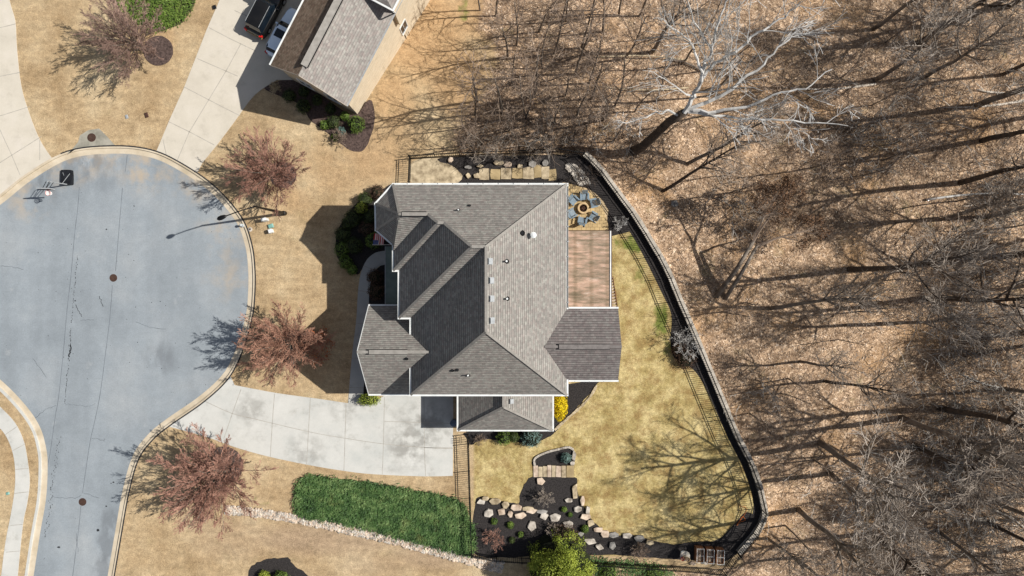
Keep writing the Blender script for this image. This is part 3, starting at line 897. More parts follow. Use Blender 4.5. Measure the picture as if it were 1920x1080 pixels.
# ------------------------------------------------------------------ roofs
def clip_poly_faces(): pass
class Plane:
    """z = z0 + p * (distance inwards from an eave line)"""
    def __init__(s, point, inward, z0, pitch):
        s.n = Vector(inward).normalized(); s.a = s.n.x * pitch; s.b = s.n.y * pitch
        s.c = z0 - s.a * point[0] - s.b * point[1]
    def z(s, x, y): return s.a * x + s.b * y + s.c
def tri_int(A, B, D):
    m_ = Matrix(((A.a, A.b, -1), (B.a, B.b, -1), (D.a, D.b, -1)))
    return m_.inverted() @ Vector((-A.c, -B.c, -D.c))
def on(P, x, y): return Vector((x, y, P.z(x, y)))

def roof_mesh(name, faces, mat, parent):
    """faces: lists of 3D points, each face its own uv (u along the course, v up the slope)"""
    mb = MB()
    for f in faces:
        f = [Vector(p) for p in f]
        n = Vector((0, 0, 0))
        for i in range(len(f)):
            a, b_ = f[i], f[(i + 1) % len(f)]
            n += a.cross(b_)
        if n.z < 0: f = f[::-1]; n = -n
        n.normalize()
        u = Vector((0, 0, 1)).cross(n)
        u = u.normalized() if u.length > 1e-4 else Vector((1, 0, 0))
        v = n.cross(u)
        tri = tessellate_polygon([[Vector((p.dot(u), p.dot(v), 0)) for p in f]])
        vs_ = list(f); fs = []; uvs = []
        for t_ in tri:
            a, b_, c_ = [f[i] for i in t_]
            t_ = tuple(t_) if (b_ - a).cross(c_ - a).z > 0 else tuple(reversed(t_))
            fs.append(t_)
            uvs.append([(f[i].dot(u), f[i].dot(v)) for i in t_])
        mb.add(vs_, fs, uvs)
    return mb.build(name, mat, parent, uv=True)

def caps(mb, segs, w_=0.2, lift=0.03):
    for a, b_ in segs:
        a = Vector(a); b_ = Vector(b_)
        d = (b_ - a)
        mb.bar(a + Vector((0, 0, lift)), b_ + Vector((0, 0, lift)), w_, 0.05)
        for q in ():
            pass

def gutter(mb, pts, w_=0.14, h_=0.15, closed=False, side=1):
    n = len(pts)
    for i in range(n if closed else n - 1):
        a = Vector(pts[i]); b_ = Vector(pts[(i + 1) % n])
        d = (b_ - a).normalized()
        mb.bar(a - d * w_ * 0.0, b_ + d * 0.0, w_, h_)
        mb.box(b_, (w_, w_, h_ + 0.002))

def walls(name, pts, z0, z1, mat, parent):
    mb = MB()
    n = len(pts)
    area = sum(pts[i][0] * pts[(i + 1) % n][1] - pts[(i + 1) % n][0] * pts[i][1] for i in range(n))
    if area < 0: pts = pts[::-1]
    run = 0
    for i in range(n):
        a = pts[i]; b_ = pts[(i + 1) % n]
        L = math.hypot(b_[0] - a[0], b_[1] - a[1])
        za = z0(a) if callable(z0) else z0; zb = z0(b_) if callable(z0) else z0
        mb.add([(a[0], a[1], za), (b_[0], b_[1], zb), (b_[0], b_[1], z1), (a[0], a[1], z1)], [(0, 1, 2, 3)], [[(run, za), (run + L, zb), (run + L, z1), (run, z1)]])
        run += L
    return mb.build(name, mat, parent, uv=True)

def window(parent, a, b_, z0, z1, f0, f1, white='white'):
    """window in the wall from a to b (outside on the right of a->b), between fractions f0,f1"""
    a = Vector((a[0], a[1], 0)); b_ = Vector((b_[0], b_[1], 0))
    d = (b_ - a); nrm = Vector((d.y, -d.x, 0)).normalized(); dd = d.normalized()
    p = a + d * f0; q = a + d * f1
    mb = MB()
    o_ = nrm * 0.03
    for zz in (z0, z1): mb.bar(p + o_ + Vector((0, 0, zz)), q + o_ + Vector((0, 0, zz)), 0.10, 0.10)
    for s_ in (p, q): mb.bar(s_ + o_ + Vector((0, 0, z0 + .05)), s_ + o_ + Vector((0, 0, z1 - .05)), 0.10, 0.097)
    mid_ = (p + q) / 2
    mb.bar(mid_ + o_ + Vector((0, 0, z0 + .05)), mid_ + o_ + Vector((0, 0, z1 - .05)), 0.05, 0.05)
    fo = mb.build("window", M[white], parent)
    g_ = MB()
    a2 = p + nrm * 0.012; b2 = q + nrm * 0.012
    g_.add([a2 + Vector((0, 0, z0)), b2 + Vector((0, 0, z0)), b2 + Vector((0, 0, z1)), a2 + Vector((0, 0, z1))], [(0, 1, 2, 3)])
    g_.build("pane", M['glass'], fo)

EZ = 7.65
KE = (H - EZ) / H / 20
def E(px, py, z_=EZ):
    v = W(px, py, z_); return (v.x, v.y)
house = thing("house", (-1.0, 0, 0), "large two-storey house with grey-brown shingled hip roofs and white gutters beside the cul-de-sac", "house")
XL1 = E(769.5, 650)[0]; XR = E(1064, 500)[0]; YU = E(0, 345)[1]; YD = E(0, 741)[1]
XL2 = E(747.5, 550)[0]; YD2 = E(0, 597)[1]; XL3 = E(737, 480)[0]; YD3 = E(0, 508)[1]
PX, PY = 0.955, 1.10
L1 = Plane((XL1, 0), (1, 0), EZ, PX); R1 = Plane((XR, 0), (-1, 0), EZ, PX)
U1 = Plane((0, YU), (0, -1), EZ, PY); D1 = Plane((0, YD), (0, 1), EZ, PY)
L2 = Plane((XL2, 0), (1, 0), EZ, PX); D2 = Plane((0, YD2), (0, 1), EZ, PY)
L3 = Plane((XL3, 0), (1, 0), EZ, PX); D3 = Plane((0, YD3), (0, 1), EZ, PY)
bay = [E(737, 351), E(703.5, 382), E(704.5, 431.5), E(737, 460)]
zb = 10.73
ap = W(749, 402, zb)
YD4 = ap.y - (zb - EZ) / PY
D4 = Plane((0, YD4), (0, 1), EZ, PY)
A = tri_int(L1, R1, U1)
yA = (YU + YD2) / 2
zA = U1.z(0, yA)
ridge_top = tri_int(L1, R1, D2) if False else Vector((0, 0, 0))
ridge_bot = tri_int(L1, R1, D1)
RX = (XL1 + XR) / 2
zR = L1.z(RX, 0)
# top node where both ridges meet: level the two ridges
A = Vector((RX, yA, min(zA, zR)))
RT = Vector((RX, yA, zR))
p22 = tri_int(L2, U1, D2); p33 = tri_int(L3, U1, D3); p23 = tri_int(L2, U1, D3); p34 = tri_int(L3, U1, D4)
apx = Vector((ap.x, p34.y, p34.z))
c_ul = Vector((bay[0][0], YU, EZ)); c_ur = Vector((XR, YU, EZ)); c_dr = Vector((XR, YD, EZ)); c_dl = Vector((XL1, YD, EZ))
b1 = Vector((bay[1][0], bay[1][1], EZ)); b2 = Vector((bay[2][0], bay[2][1], EZ)); b3 = Vector((XL3, max(bay[3][1], YD4 + .1), EZ))
e12 = Vector((XL1, YD2, EZ)); e22 = Vector((XL2, YD2, EZ)); e23 = Vector((XL2, YD3, EZ)); e33 = Vector((XL3, YD3, EZ))
v34 = Vector((XL3, YD4, EZ))
main_faces = [
    [c_ur, c_ul, apx, p34, p33, p23, p22, A],                 # up-facing slope
    [c_dr, c_ur, A, RT, ridge_bot],                           # right slope
    [c_dl, c_dr, ridge_bot],                                  # lower slope
    [c_dl, ridge_bot, RT, A, e12],                            # left slope of the main block
    [e12, A, p22, e22],                                       # narrow strip
    [e22, p22, p23, e23],                                     # second left slope
    [e23, p23, p33, e33],                                     # second strip
    [e33, p33, p34, v34],                                     # third left slope
    [v34, p34, apx, b3],
    [b3, apx, b2], [b2, apx, b1], [b1, apx, c_ul]]
roof = roof_mesh("roof", main_faces, M['shingle'], house)
mb = MB()
caps(mb, [(c_ur, A), (RT, ridge_bot), (ridge_bot, c_dr), (ridge_bot, c_dl), (A, p22), (p22, e22), (p22, p23), (p33, e33), (p33, p34), (p34, apx), (apx, c_ul), (apx, b1), (apx, b2), (apx, b3), (p23, p33)])
mb.build("ridge_cap", M['ridge'], roof)
mb = MB()
mb.box((apx.x + (p34.x - apx.x) / 2 + .05, apx.y, apx.z + 0.07), (p34.x - apx.x - .3, 0.28, 0.07))
rv = mb.build("ridge_vent", M['ridge'], roof)
def vent_shadow_bars(rv, x0, x1, y, z_, hw):  # black bars stand in for the shadow gap round a vent
    for sy in (-1, 1):
        MB().box(((x0 + x1) / 2, y + sy * hw, z_), (x1 - x0, .05, .06)).build("vent_shadow_bar", M['black'], rv)
    MB().box((x0 - .02, y, z_), (.05, hw * 2, .055)).build("vent_shadow_bar", M['black'], rv)
vent_shadow_bars(rv, apx.x + .2, p34.x - .1, apx.y, apx.z + .06, .17)
gm = MB()
gutter(gm, [v34, b3, b2, b1, c_ul, c_ur, c_dr, c_dl, e12, e22, e23, e33, v34])
gm.build("gutter", M['white'], house)
# dark gutter trough along the right eave, with white straps
gm = MB(); gm.bar(Vector((XR + .02, YU - .2, EZ + .083)), Vector((XR + .02, W(0, 577, EZ).y, EZ + .083)), 0.07, 0.02)
gm.build("gutter_trough", M['black'], house)
for k in range(8):
    MB().box((XR + .02, YU - 1.0 - k * 1.25, EZ + .10), (0.2, 0.06, 0.03)).build("gutter_strap", M['lgrey'], house)
for k in range(11): MB().box((c_ul.x + 1.2 + k * 1.25, YU + .03, EZ + .09), (0.05, 0.10, 0.04)).build("gutter_strap", M['lgrey'], house)

ins_ = 0.4
wallpts = [(XL1 + ins_, YD + ins_), (XR - ins_, YD + ins_), (XR - ins_, YU - ins_), (bay[0][0] + .15, YU - ins_), (bay[1][0] + ins_, bay[1][1] - .15), (bay[2][0] + ins_, bay[2][1] + .15), (XL3 + ins_, YD4 + .4),
           (XL3 + ins_, YD3 + ins_), (XL2 + ins_, YD3 + ins_), (XL2 + ins_, YD2 + ins_), (XL1 + ins_, YD2 + ins_)]
walls("wall", wallpts, 0, EZ - 0.05, M['brick_red'], house)
sof = MB(); sof.prism([(v.x, v.y) for v in (c_dl, c_dr, c_ur, c_ul, b1, b2, b3, v34, e33, e23, e22, e12)], EZ - .1, EZ - .1); sof.build("soffit", M['white'], house)
# left wing
WZ, RWZ = 4.85, 9.31
wy = W(0, 660, RWZ).y; wxl = -12.42; wyt = W(0, 572, WZ).y; wyb = W(0, 740, WZ).y
LW_U = Plane((0, wyt), (0, -1), WZ, (RWZ - WZ) / (wyt - wy)); LW_D = Plane((0, wyb), (0, 1), WZ, (RWZ - WZ) / (wy - wyb))
wi = Vector((XL1 + (RWZ - EZ) / PX, wy, RWZ))
def y_at(P, z_): return (z_ - P.c) / P.b
yu = y_at(LW_U, EZ); yd = y_at(LW_D, EZ)
xi_ = XL2 + ins_
xw = XL1 + 0.02
wr = roof_mesh("wing_roof", [[(wxl, wyt, WZ), (wxl, wy, RWZ), wi, (XL1, yu, EZ), (XL1 + .35, yu, EZ - .02), (XL1 + .35, wyt, WZ)],
                             [(wxl, wyb, WZ), (XL1 + .35, wyb, WZ), (XL1 + .35, yd, EZ - .02), (XL1, yd, EZ), wi, (wxl, wy, RWZ)]], M['shingle'], house)
mb = MB(); caps(mb, [((wxl, wy, RWZ), wi)]); mb.build("ridge_cap", M['ridge'], wr)
mb = MB(); mb.box(((W(692, 0, RWZ).x + W(764, 0, RWZ).x) / 2, wy, RWZ + .08), (W(764, 0, RWZ).x - W(692, 0, RWZ).x, .36, .07)); rv = mb.build("ridge_vent", M['ridge'], wr); vent_shadow_bars(rv, W(692, 0, RWZ).x, W(764, 0, RWZ).x, wy, RWZ + .06, .2)
for q_ in ([(wxl, wyt, WZ), (XL2 + .3, wyt, WZ)], [(wxl, wyb, WZ), (XL1 + .3, wyb, WZ)]):
    mb = MB(); gutter(mb, q_); mb.build("gutter", M['white'], house)
mb = MB(); mb.bar((wxl, wyt, WZ - .12), (wxl, wy, RWZ - .12), .06, .18); mb.bar((wxl, wyb, WZ - .12), (wxl, wy, RWZ - .12), .06, .18); mb.build("fascia", M['white'], house)
lwp = [(wxl + .35, wyb + .35), (XL1 + .38, wyb + .35), (XL1 + .38, wyt - .35), (wxl + .35, wyt - .35)]
walls("wall", lwp, 0, WZ - .05, M['brick_red'], house)
mb = MB(); mb.add([(wxl + .35, wyb + .35, WZ - .05), (wxl + .35, wyt - .35, WZ - .05), (wxl + .35, wy, RWZ - .45)], [(0, 1, 2)]); mb.build("gable", M['cream_board'], house)
# garage doors on the lower side of the wing
for k, (x0, x1) in enumerate(((wxl + .9, wxl + 3.6),)):
    mb = MB(); mb.box(((x0 + x1) / 2, wyb + .33, 1.15), (x1 - x0, .06, 2.3))
    gd = mb.build("garage_door", M['white'], house)
    mb = MB()
    for j in range(4): mb.box(((x0 + x1) / 2, wyb + .295, .3 + j * .57), (x1 - x0 - .15, .02, .04))
    mb.build("door_panel_trim", M['lgrey'], gd)
# right wing
RWr = 9.54
ry = W(0, 650, RWr).y; rxr = W(1158, 0, EZ).x; ryt = W(0, 577, EZ).y; ryb = W(0, 714, EZ).y
rxi = XR - (RWr - EZ) / PX
gxr = rxr + .04
rw = roof_mesh("wing_roof", [[(XR, ryt, EZ), (rxi, ry, RWr), (gxr, ry, RWr), (gxr, ryt, EZ)], [(XR, ryb, EZ), (gxr, ryb, EZ), (gxr, ry, RWr), (rxi, ry, RWr)]], M['shingle_wing'], house)
mb = MB(); caps(mb, [((rxi, ry, RWr), (gxr, ry, RWr))]); mb.build("ridge_cap", M['ridge_wing'], rw)
mb = MB(); mb.box(((W(1048, 0, RWr).x + W(1143, 0, RWr).x) / 2, ry, RWr + .08), (W(1143, 0, RWr).x - W(1048, 0, RWr).x, .38, .08)); rv = mb.build("ridge_vent", M['ridge_wing'], rw); vent_shadow_bars(rv, W(1048, 0, RWr).x, W(1143, 0, RWr).x, ry, RWr + .06, .21)
for q_ in ([(XR + .1, ryt, EZ), (rxr, ryt, EZ)], [(XR + .1, ryb, EZ), (rxr, ryb, EZ)]):
    mb = MB(); gutter(mb, q_); mb.build("gutter", M['white'], house)
for k in range(4): MB().box((XR + .6 + k * 1.2, ryb - .06, EZ + .07), (.05, .06, .04)).build("gutter_strap", M['lgrey'], house)
rwp = [(XR - .4, ryb + .35), (rxr - .35, ryb + .35), (rxr - .35, ryt - .35), (XR - .4, ryt - .35)]
walls("wall", rwp, 0, EZ - .05, M['brick_red'], house)
mb = MB(); mb.add([(rxr - .35, ryb + .35, EZ - .05), (rxr - .35, ryt - .35, EZ - .05), (rxr - .35, ry, RWr - .35)], [(0, 1, 2)]); mb.build("gable", M['cream_board'], house)
# bottom wing
BZ, RBZ = 3.5, 6.8
bxl = W(858, 0, BZ).x; bxr = W(1037, 0, BZ).x; byb = W(0, 807, BZ).y; bry = W(0, 763, RBZ).y
bxc = W(944, 0, RBZ).x; yend = YD + .38
bw = roof_mesh("wing_roof", [[(bxl, byb, BZ), (bxc, bry, RBZ), (bxc, yend, RBZ), (bxl, yend, BZ)], [(bxl, byb, BZ), (bxr, byb, BZ), (bxc, bry, RBZ)], [(bxr, byb, BZ), (bxr, yend, BZ), (bxc, yend, RBZ), (bxc, bry, RBZ)]], M['shingle'], house)
mb = MB(); caps(mb, [((bxc, bry, RBZ), (bxc, yend, RBZ)), ((bxc, bry, RBZ), (bxl, byb, BZ)), ((bxc, bry, RBZ), (bxr, byb, BZ))]); mb.build("ridge_cap", M['ridge'], bw)
mb = MB(); gutter(mb, [(bxl, yend, BZ), (bxl, byb, BZ), (bxr, byb, BZ), (bxr, yend, BZ)]); mb.build("gutter", M['white'], house)
for k in range(7): MB().box((bxl + .8 + k * 1.2, byb - .05, BZ + .07), (.05, .06, .04)).build("gutter_strap", M['lgrey'], house)
walls("wall", [(bxl + .35, byb + .35), (bxr - .35, byb + .35), (bxr - .35, YD + .45), (bxl + .35, YD + .45)], 0, BZ - .05, M['brick_red'], house)
# front porch roof
pz0, pz1 = 3.3, 3.75
px0 = W(723, 0, pz0).x; px1 = XL2 + .38
pyt, pyb = W(0, 462, pz0).y, wyt - .1
mb = MB(); mb.add([(px0, pyb, pz0), (px1, pyb, pz1), (px1, pyt, pz1), (px0, pyt, pz0), (px0, pyb, pz0 - .15), (px0, pyt, pz0 - .15), (px1, pyb, pz0 - .15), (px1, pyt, pz0 - .15)], [(0, 1, 2, 3), (0, 3, 5, 4), (4, 6, 1, 0), (3, 2, 7, 5)])
pr = mb.build("porch_roof", M['porch_metal'], house)
mb = MB()
for k in range(12):
    yy = pyb + (pyt - pyb) * (k + .5) / 12
    mb.bar((px0, yy, pz0 + .02), (px1, yy, pz1 + .02), .03, .04)
mb.build("standing_seam", M['porch_metal'], pr)
mb = MB(); mb.bar((px0 - .03, pyb, pz0 - .04), (px0 - .03, pyt, pz0 - .04), .07, .12); mb.build("gutter", M['lgrey'], pr)
for k in range(3):
    yy = pyb + .4 + (pyt - pyb - .8) * k / 2
    MB().box((px0 + .2, yy, 1.56), (.26, .26, 3.12)).box((px0 + .2, yy, .12), (.36, .36, .24)).box((px0 + .2, yy, 3.05), (.34, .34, .1)).build("porch_column", M['white'], house)
# windows and doors on the walls
for (a, b_, fr_) in [((XL1 + ins_, YD + ins_), (XR - ins_, YD + ins_), [(.06, .14), (.2, .28)]), ((XR - ins_, ryt), (XR - ins_, YU - ins_), [(.1, .25), (.4, .55), (.75, .9)]),
                     ((XR - ins_, YU - ins_), (bay[0][0] + .15, YU - ins_), [(.1, .18), (.3, .38), (.55, .63), (.8, .88)]), ((XL3 + ins_, YD4 + .4), (XL3 + ins_, YD3 + ins_), [(.25, .75)]), ((XL2 + ins_, YD3 + ins_), (XL2 + ins_, YD2 + ins_), [(.2, .42), (.6, .82)]),
                     ((bay[1][0] + ins_, bay[1][1] - .15), (bay[2][0] + ins_, bay[2][1] + .15), [(.2, .8)]), ((rxr - .35, ryb + .35), (rxr - .35, ryt - .35), [(.15, .4), (.6, .85)]), ((XR - .4, ryb + .35), (rxr - .35, ryb + .35), [(.3, .7)])]:
    for f0, f1 in fr_:
        window(house, a, b_, 4.7, 6.5, f0, f1)
        if a[0] != XL2 + ins_: window(house, a, b_, 1.0, 2.8, f0, f1)
mb = MB(); mb.box((XL2 + ins_ - .03, (pyt + pyb) / 2 + .6, 1.1), (.08, 1.0, 2.2)); fd = mb.build("front_door", M['iron'], house)
MB().box((XL2 + ins_ - .1, (pyt + pyb) / 2 + .25, 1.05), (.06, .06, .18)).build("handle", M['chrome'], fd)
# roof vents and pipes
def roofpt(px, py, P):
    z_ = 9.0
    for _ in range(30):
        p = W(px, py, z_); z_ = 0.5 * z_ + 0.5 * P.z(p.x, p.y)
    p = W(px, py, z_); return Vector((p.x, p.y, P.z(p.x, p.y)))
def slopeM(P):
    n = Vector((-P.a, -P.b, 1)).normalized()
    return n.to_track_quat('Z', 'Y').to_matrix().to_4x4()
for (x, y, P) in [(918, 490, R1), (920.5, 526, R1), (921, 560, R1), (921.5, 601, R1)]:
    p = roofpt(x, y, P)
    mb = MB(); mb.box(p + Vector((0.02, 0, .06)), (.46, .48, .10), M4=Matrix.Rotation(math.atan(PX), 4, 'Y')); mb.box(p + Vector((.07, 0, .16)), (.40, .42, .08), M4=Matrix.Rotation(math.atan(PX), 4, 'Y'))
    mb.build("roof_vent", M['lgrey'], roof)
PB = Plane((bxr, 0), (-1, 0), BZ, (RBZ - BZ) / (bxr - bxc))
p = roofpt(959, 752, PB); MB().box(p + Vector((0, 0, .1)), (.42, .42, .14), M4=Matrix.Rotation(math.atan(.75), 4, 'Y')).box(p + Vector((.04, 0, .2)), (.36, .36, .06), M4=Matrix.Rotation(math.atan(.75), 4, 'Y')).build("roof_vent", M['lgrey'], bw)
def pipe(px, py, P, r=.06, h=.45, cap='white', par=None):
    p = roofpt(px, py, P)
    mb = MB(); mb.tube([p - Vector((0, 0, .1)), p + Vector((0, 0, h))], r, 10); o = mb.build("vent_pipe", M[cap], par or roof)
    mb = MB(); mb.tube([p - Vector((0, 0, .05)), p + Vector((0, 0, .12))], [r * 2.4, r * 1.4], 10); mb.build("pipe_flashing", M['black'], par or roof)
for (x, y, P, r, h) in [(950, 490, R1, .08, .5), (951, 560, R1, .08, .5), (860, 394, U1, .06, .4), (880, 386, U1, .06, .2), (979, 437, R1, .1, .18), (848, 694, D1, .07, .14), (857, 693, D1, .07, .14), (878, 703, D1, .07, .45)]:
    pipe(x, y, P, r, h, 'white' if h > .3 else 'dgrey')
pipe(762, 672, LW_D, .07, .14, 'dgrey', wr)
p = roofpt(1000, 442, R1)
MB().cyl(p - Vector((0, 0, .1)), .11, .7, 14).cyl(p + Vector((0, 0, .6)), .24, .12, 18).cyl(p + Vector((0, 0, .74)), .20, .05, 18, .05).build("chimney_flue", M['white'], roof)

# raised deck behind the house (upper right) with stairs
DZ = 3.2
dx0 = XR - ins_; dx1 = W(1144, 0, DZ).x; dyt = W(0, 433, DZ).y; dyb = ryt - .35
mb = MB(); mb.box(((dx0 + dx1) / 2, (dyt + dyb) / 2, DZ - .08), (dx1 - dx0, dyt - dyb, .16)); deck = mb.build("deck", M['deck'], house)
mb = MB()
for x in (dx0 + .6, (dx0 + dx1) / 2, dx1 - .15):
    mb.box((x, dyt - .15, (DZ - .16) / 2), (.16, .16, DZ - .16)).box((x, dyb + .3, (DZ - .16) / 2), (.15, .15, DZ - .16))
mb.build("deck_post", M['wood_box'], deck)
mb = MB(); mb.bar((dx1 + .03, dyb, DZ + .02), (dx1 + .03, dyt, DZ + .02), .10, .12)
mb.build("deck_gutter", M['white'], deck)
mb = MB(); mb.bar((dx1 + .12, dyb, DZ - .02), (dx1 + .12, dyt, DZ - .02), .07, .07); mb.bar((dx0, dyt + .03, DZ - .05), (dx1, dyt + .03, DZ - .05), .05, .16); mb.build("deck_trim", M['iron'], deck)
st = thing("garden_stairs", (W(1152, 560, 1.5).x, W(1152, 560, 1.5).y, 0), "narrow brown wooden stair flight beside the deck at the back of the house", "stairs")
mb = MB()
s0 = W(1152, 575, 2.6); s1 = W(1154, 548, 0.6)
for sx in (-.24, .24): mb.bar((dx1 + .45 + sx, dyb + .2, 2.9), (dx1 + .45 + sx, dyb + 3.0, .1), .06, .22)
mb.build("stringer", M['wood_box'], st)
for k in range(11):
    f = (k + .5) / 11
    MB().box((dx1 + .45, dyb + .2 + 2.8 * f, 2.9 - 2.8 * f + .05), (.46, .16, .04)).build("tread", M['stone_pink'], st)

# flag on a pole
fl = thing("flag", W(716, 459, 3.6), "striped flag with blue canton on an angled white pole at the front of the house", "flag")
fp0 = W(721, 458.5, 3.3); fp1 = W(698, 459, 4.3)
MB().tube([fp0 + Vector((1.0, 0, -.3)), fp1], .025, 8).build("flag_pole", M['white'], fl)
vs_ = []; fs = []; uvs = []
nu, nv = 12, 10
a0 = fp1 + (fp0 - fp1) * .06; a1 = fp1 + (fp0 - fp1) * .92
for i in range(nu + 1):
    for j in range(nv + 1):
        u, v = i / nu, j / nv
        p = a0.lerp(a1, v) + Vector((.05 * math.sin(v * 9), 1.05 * u * (1 - .15 * v), -.55 * u + .07 * math.sin(v * 14 + u * 4)))
        vs_.append(p)
for i in range(nu):
    for j in range(nv):
        q = [(i, j), (i + 1, j), (i + 1, j + 1), (i, j + 1)]
        fs.append(tuple(a * (nv + 1) + b_ for a, b_ in q)); uvs.append([(a / nu * .7 if False else a / nu, 1 - b_ / nv) for a, b_ in q])
mesh_obj("flag_cloth", vs_, fs, M['flag'], fl, True, uvs)

# ------------------------------------------------------------------ neighbour's building
NE, NR = 4.6, 7.5
nA = W(506, 122, NE); nB = W(651, 199, NE)          # eave corners at the lower gable end
nmid = (nA + nB) / 2
dirv = Vector((NB_D.x, NB_D.y, 0))
Ln = 16.0
nb = thing("neighbour_house", (nmid.x, nmid.y, 0), "neighbour's cream brick house with brown-grey gable roof beside the parked cars", "house")
nrid = Vector((nmid.x, nmid.y, NR))
a0, b0, r0_ = nA, nB, nrid
a1, b1_, r1_ = nA + dirv * Ln, nB + dirv * Ln, nrid + dirv * Ln
nroof = roof_mesh("roof", [[b0, b1_, r1_, r0_]], M['shingle_nb'], nb)
roof_mesh("shaded_roof_slope", [[a0, r0_, r1_, a1]], M['shingle_nb_shaded'], nb)
side = (nB - nA).normalized()
mb = MB()
e_ = side * .62 + Vector((0, 0, -.45))
q0 = r0_ + dirv * .9 + Vector((0, 0, .06)); q1 = r1_ + Vector((0, 0, .06))
mb.bar(q0 + side * .12, q1 + side * .12, .62, .09, up=Vector((side.x * .3, side.y * .3, 1)).normalized()); rv = mb.build("ridge_vent", M['ridge'], nroof)
MB().bar(q0 - side * .2 + Vector((0, 0, -.02)), q1 - side * .2 + Vector((0, 0, -.02)), .10, .10).build("vent_shadow_bar", M['black'], rv)  # shadow line along the vent edge, added as a black bar
MB().bar(q0 + side * .45, q1 + side * .45, .05, .06).build("vent_shadow_bar", M['black'], rv)
mb = MB(); mb.bar(a0, a1, .14, .16); mb.build("gutter", M['white'], nb)
mb = MB(); mb.bar(b0 + Vector((0, 0, 0)), b1_, .09, .1); mb.build("gutter", M['lgrey'], nb)
mb = MB(); mb.bar(a0 + Vector((0, 0, -.1)), r0_ + Vector((0, 0, -.1)), .05, .16); mb.bar(b0 + Vector((0, 0, -.1)), r0_ + Vector((0, 0, -.1)), .05, .16); mb.build("fascia", M['brick_red'], nb)
ii = .35
wa, wb = nA + side * ii + dirv * ii, nB - side * ii + dirv * ii
wc, wd = wb + dirv * (Ln - .2), wa + dirv * (Ln - .2)
walls("wall", [(wa.x, wa.y), (wb.x, wb.y), ((wb + dirv * 5).x, (wb + dirv * 5).y), ((wb + dirv * 10).x, (wb + dirv * 10).y), (wc.x, wc.y), (wd.x, wd.y)], lambda p: gz(p[0] + .3, p[1]) - .3, NE - .05, M['brick_cream'], nb)
mb = MB(); mb.add([wa + Vector((0, 0, -.05)), wb + Vector((0, 0, -.05)), Vector((nrid.x + dirv.x * ii, nrid.y + dirv.y * ii, NR - .35))], [(0, 1, 2)]); mb.build("gable", M['brick_cream'], nb)
wbase = (wb.x, wb.y); wtop = (wc.x, wc.y)
window(nb, wbase, wtop, -1.1, .6, .555, .62)
window(nb, wbase, wtop, 2.0, 3.6, .62, .70)
window(nb, (wa.x, wa.y), (wb.x, wb.y), 1.0, 2.6, .2, .4); window(nb, (wa.x, wa.y), (wb.x, wb.y), 1.0, 2.6, .6, .8)
# taller cross wing beyond the top of the frame
cA = W(737, 20, 6.6); cE = 6.6
cdir = -side
c0 = cA; c1 = cA + cdir * 9.5; c2 = c1 + dirv * 8; c3 = c0 + dirv * 8
cm = (c0 + c1) / 2; cr0 = Vector((cm.x, cm.y, 9.6)) + dirv * 3.0; cr1 = Vector((cm.x, cm.y, 9.6)) + dirv * 8
up_r = roof_mesh("upper_roof", [[c0, cr0, c1], [c0, c3, cr1, cr0], [c1, cr0, cr1, c2]], M['shingle_nb'], nb)
mb = MB(); gutter(mb, [c1, c0, c3]); mb.build("gutter", M['white'], nb)
walls("upper_wall", [((p).x, (p).y) for p in (c0 - side * .4 + dirv * .4, c3 - side * .4, c2 + side * .4, c1 + side * .4 + dirv * .4)], 2.0, cE - .05, M['brick_cream'], nb)
mb = MB(); mb.tube([W(738, 22, 6.4), W(741, 24, 4.7)], .06, 8); mb.build("downpipe", M['white'], nb)
# gravel strip along the back wall
wp0 = wb - dirv * 0; 
# ------------------------------------------------------------------ vegetation helpers
class Tree:
    """grows tapering limbs; rings of limbs go to .trunk, thinner ones to .crown"""
    def __init__(s, seed):
        s.r = random.Random(seed); s.T = MB(); s.K = MB(); s.tips = []; s.n = 0
    def limb(s, p, d, L, r0, depth, P):
        r = s.r
        nseg = P['seg'][min(depth, len(P['seg']) - 1)]
        pts = [p.copy()]; rad = [r0]
        d = d.normalized()
        wob = P['wob'][min(depth, len(P['wob']) - 1)]
        rise = P['rise'][min(depth, len(P['rise']) - 1)]
        for i in range(nseg):
            d = (d + Vector((r.gauss(0, wob), r.gauss(0, wob), r.gauss(0, wob * .6) + rise))).normalized()
            p = p + d * (L / nseg)
            pts.append(p.copy())
            rad.append(max(P['rmin'], r0 * (1 - (i + 1) / nseg * P['taper'][min(depth, len(P['taper']) - 1)])))
        if depth <= P['tdepth']: s.T.tube(pts, rad, 7 if depth == 0 else 5)
        else: s.K.tube(pts, rad, 3 if depth > 1 else 4, cap=False)
        s.n += nseg
        if depth >= P['maxd']:
            s.tips.append(pts[-1]); return
        nk = P['kids'][depth]
        nk = nk if isinstance(nk, int) else r.randint(*nk)
        st_, en = P['span'][depth]
        for k in range(nk):
            f = st_ + (en - st_) * (k + r.random()) / nk
            fi = f * nseg; i0 = min(int(fi), nseg - 1); ft = fi - i0
            q = pts[i0].lerp(pts[i0 + 1], ft)
            dd = (pts[i0 + 1] - pts[i0]).normalized()
            ang = math.radians(r.uniform(*P['ang'][depth]))
            az = r.uniform(0, 2 * math.pi) if depth > 0 else (k * 2.4 + r.uniform(-.5, .5))
            a = dd.cross(Vector((.2, .1, 1)) if abs(dd.z) < .9 else Vector((1, 0, 0))).normalized(); c_ = dd.cross(a)
            nd = dd * math.cos(ang) + (a * math.cos(az) + c_ * math.sin(az)) * math.sin(ang)
            Lk = L * r.uniform(*P['len'][depth]) * (1 - P.get('lt', .45) * (f - st_) / max(1e-3, en - st_))
            rk = max(P['rmin'], rad[i0] * r.uniform(*P.get('rr', (.45, .7))))
            s.limb(q, nd, Lk, rk, depth + 1, P)

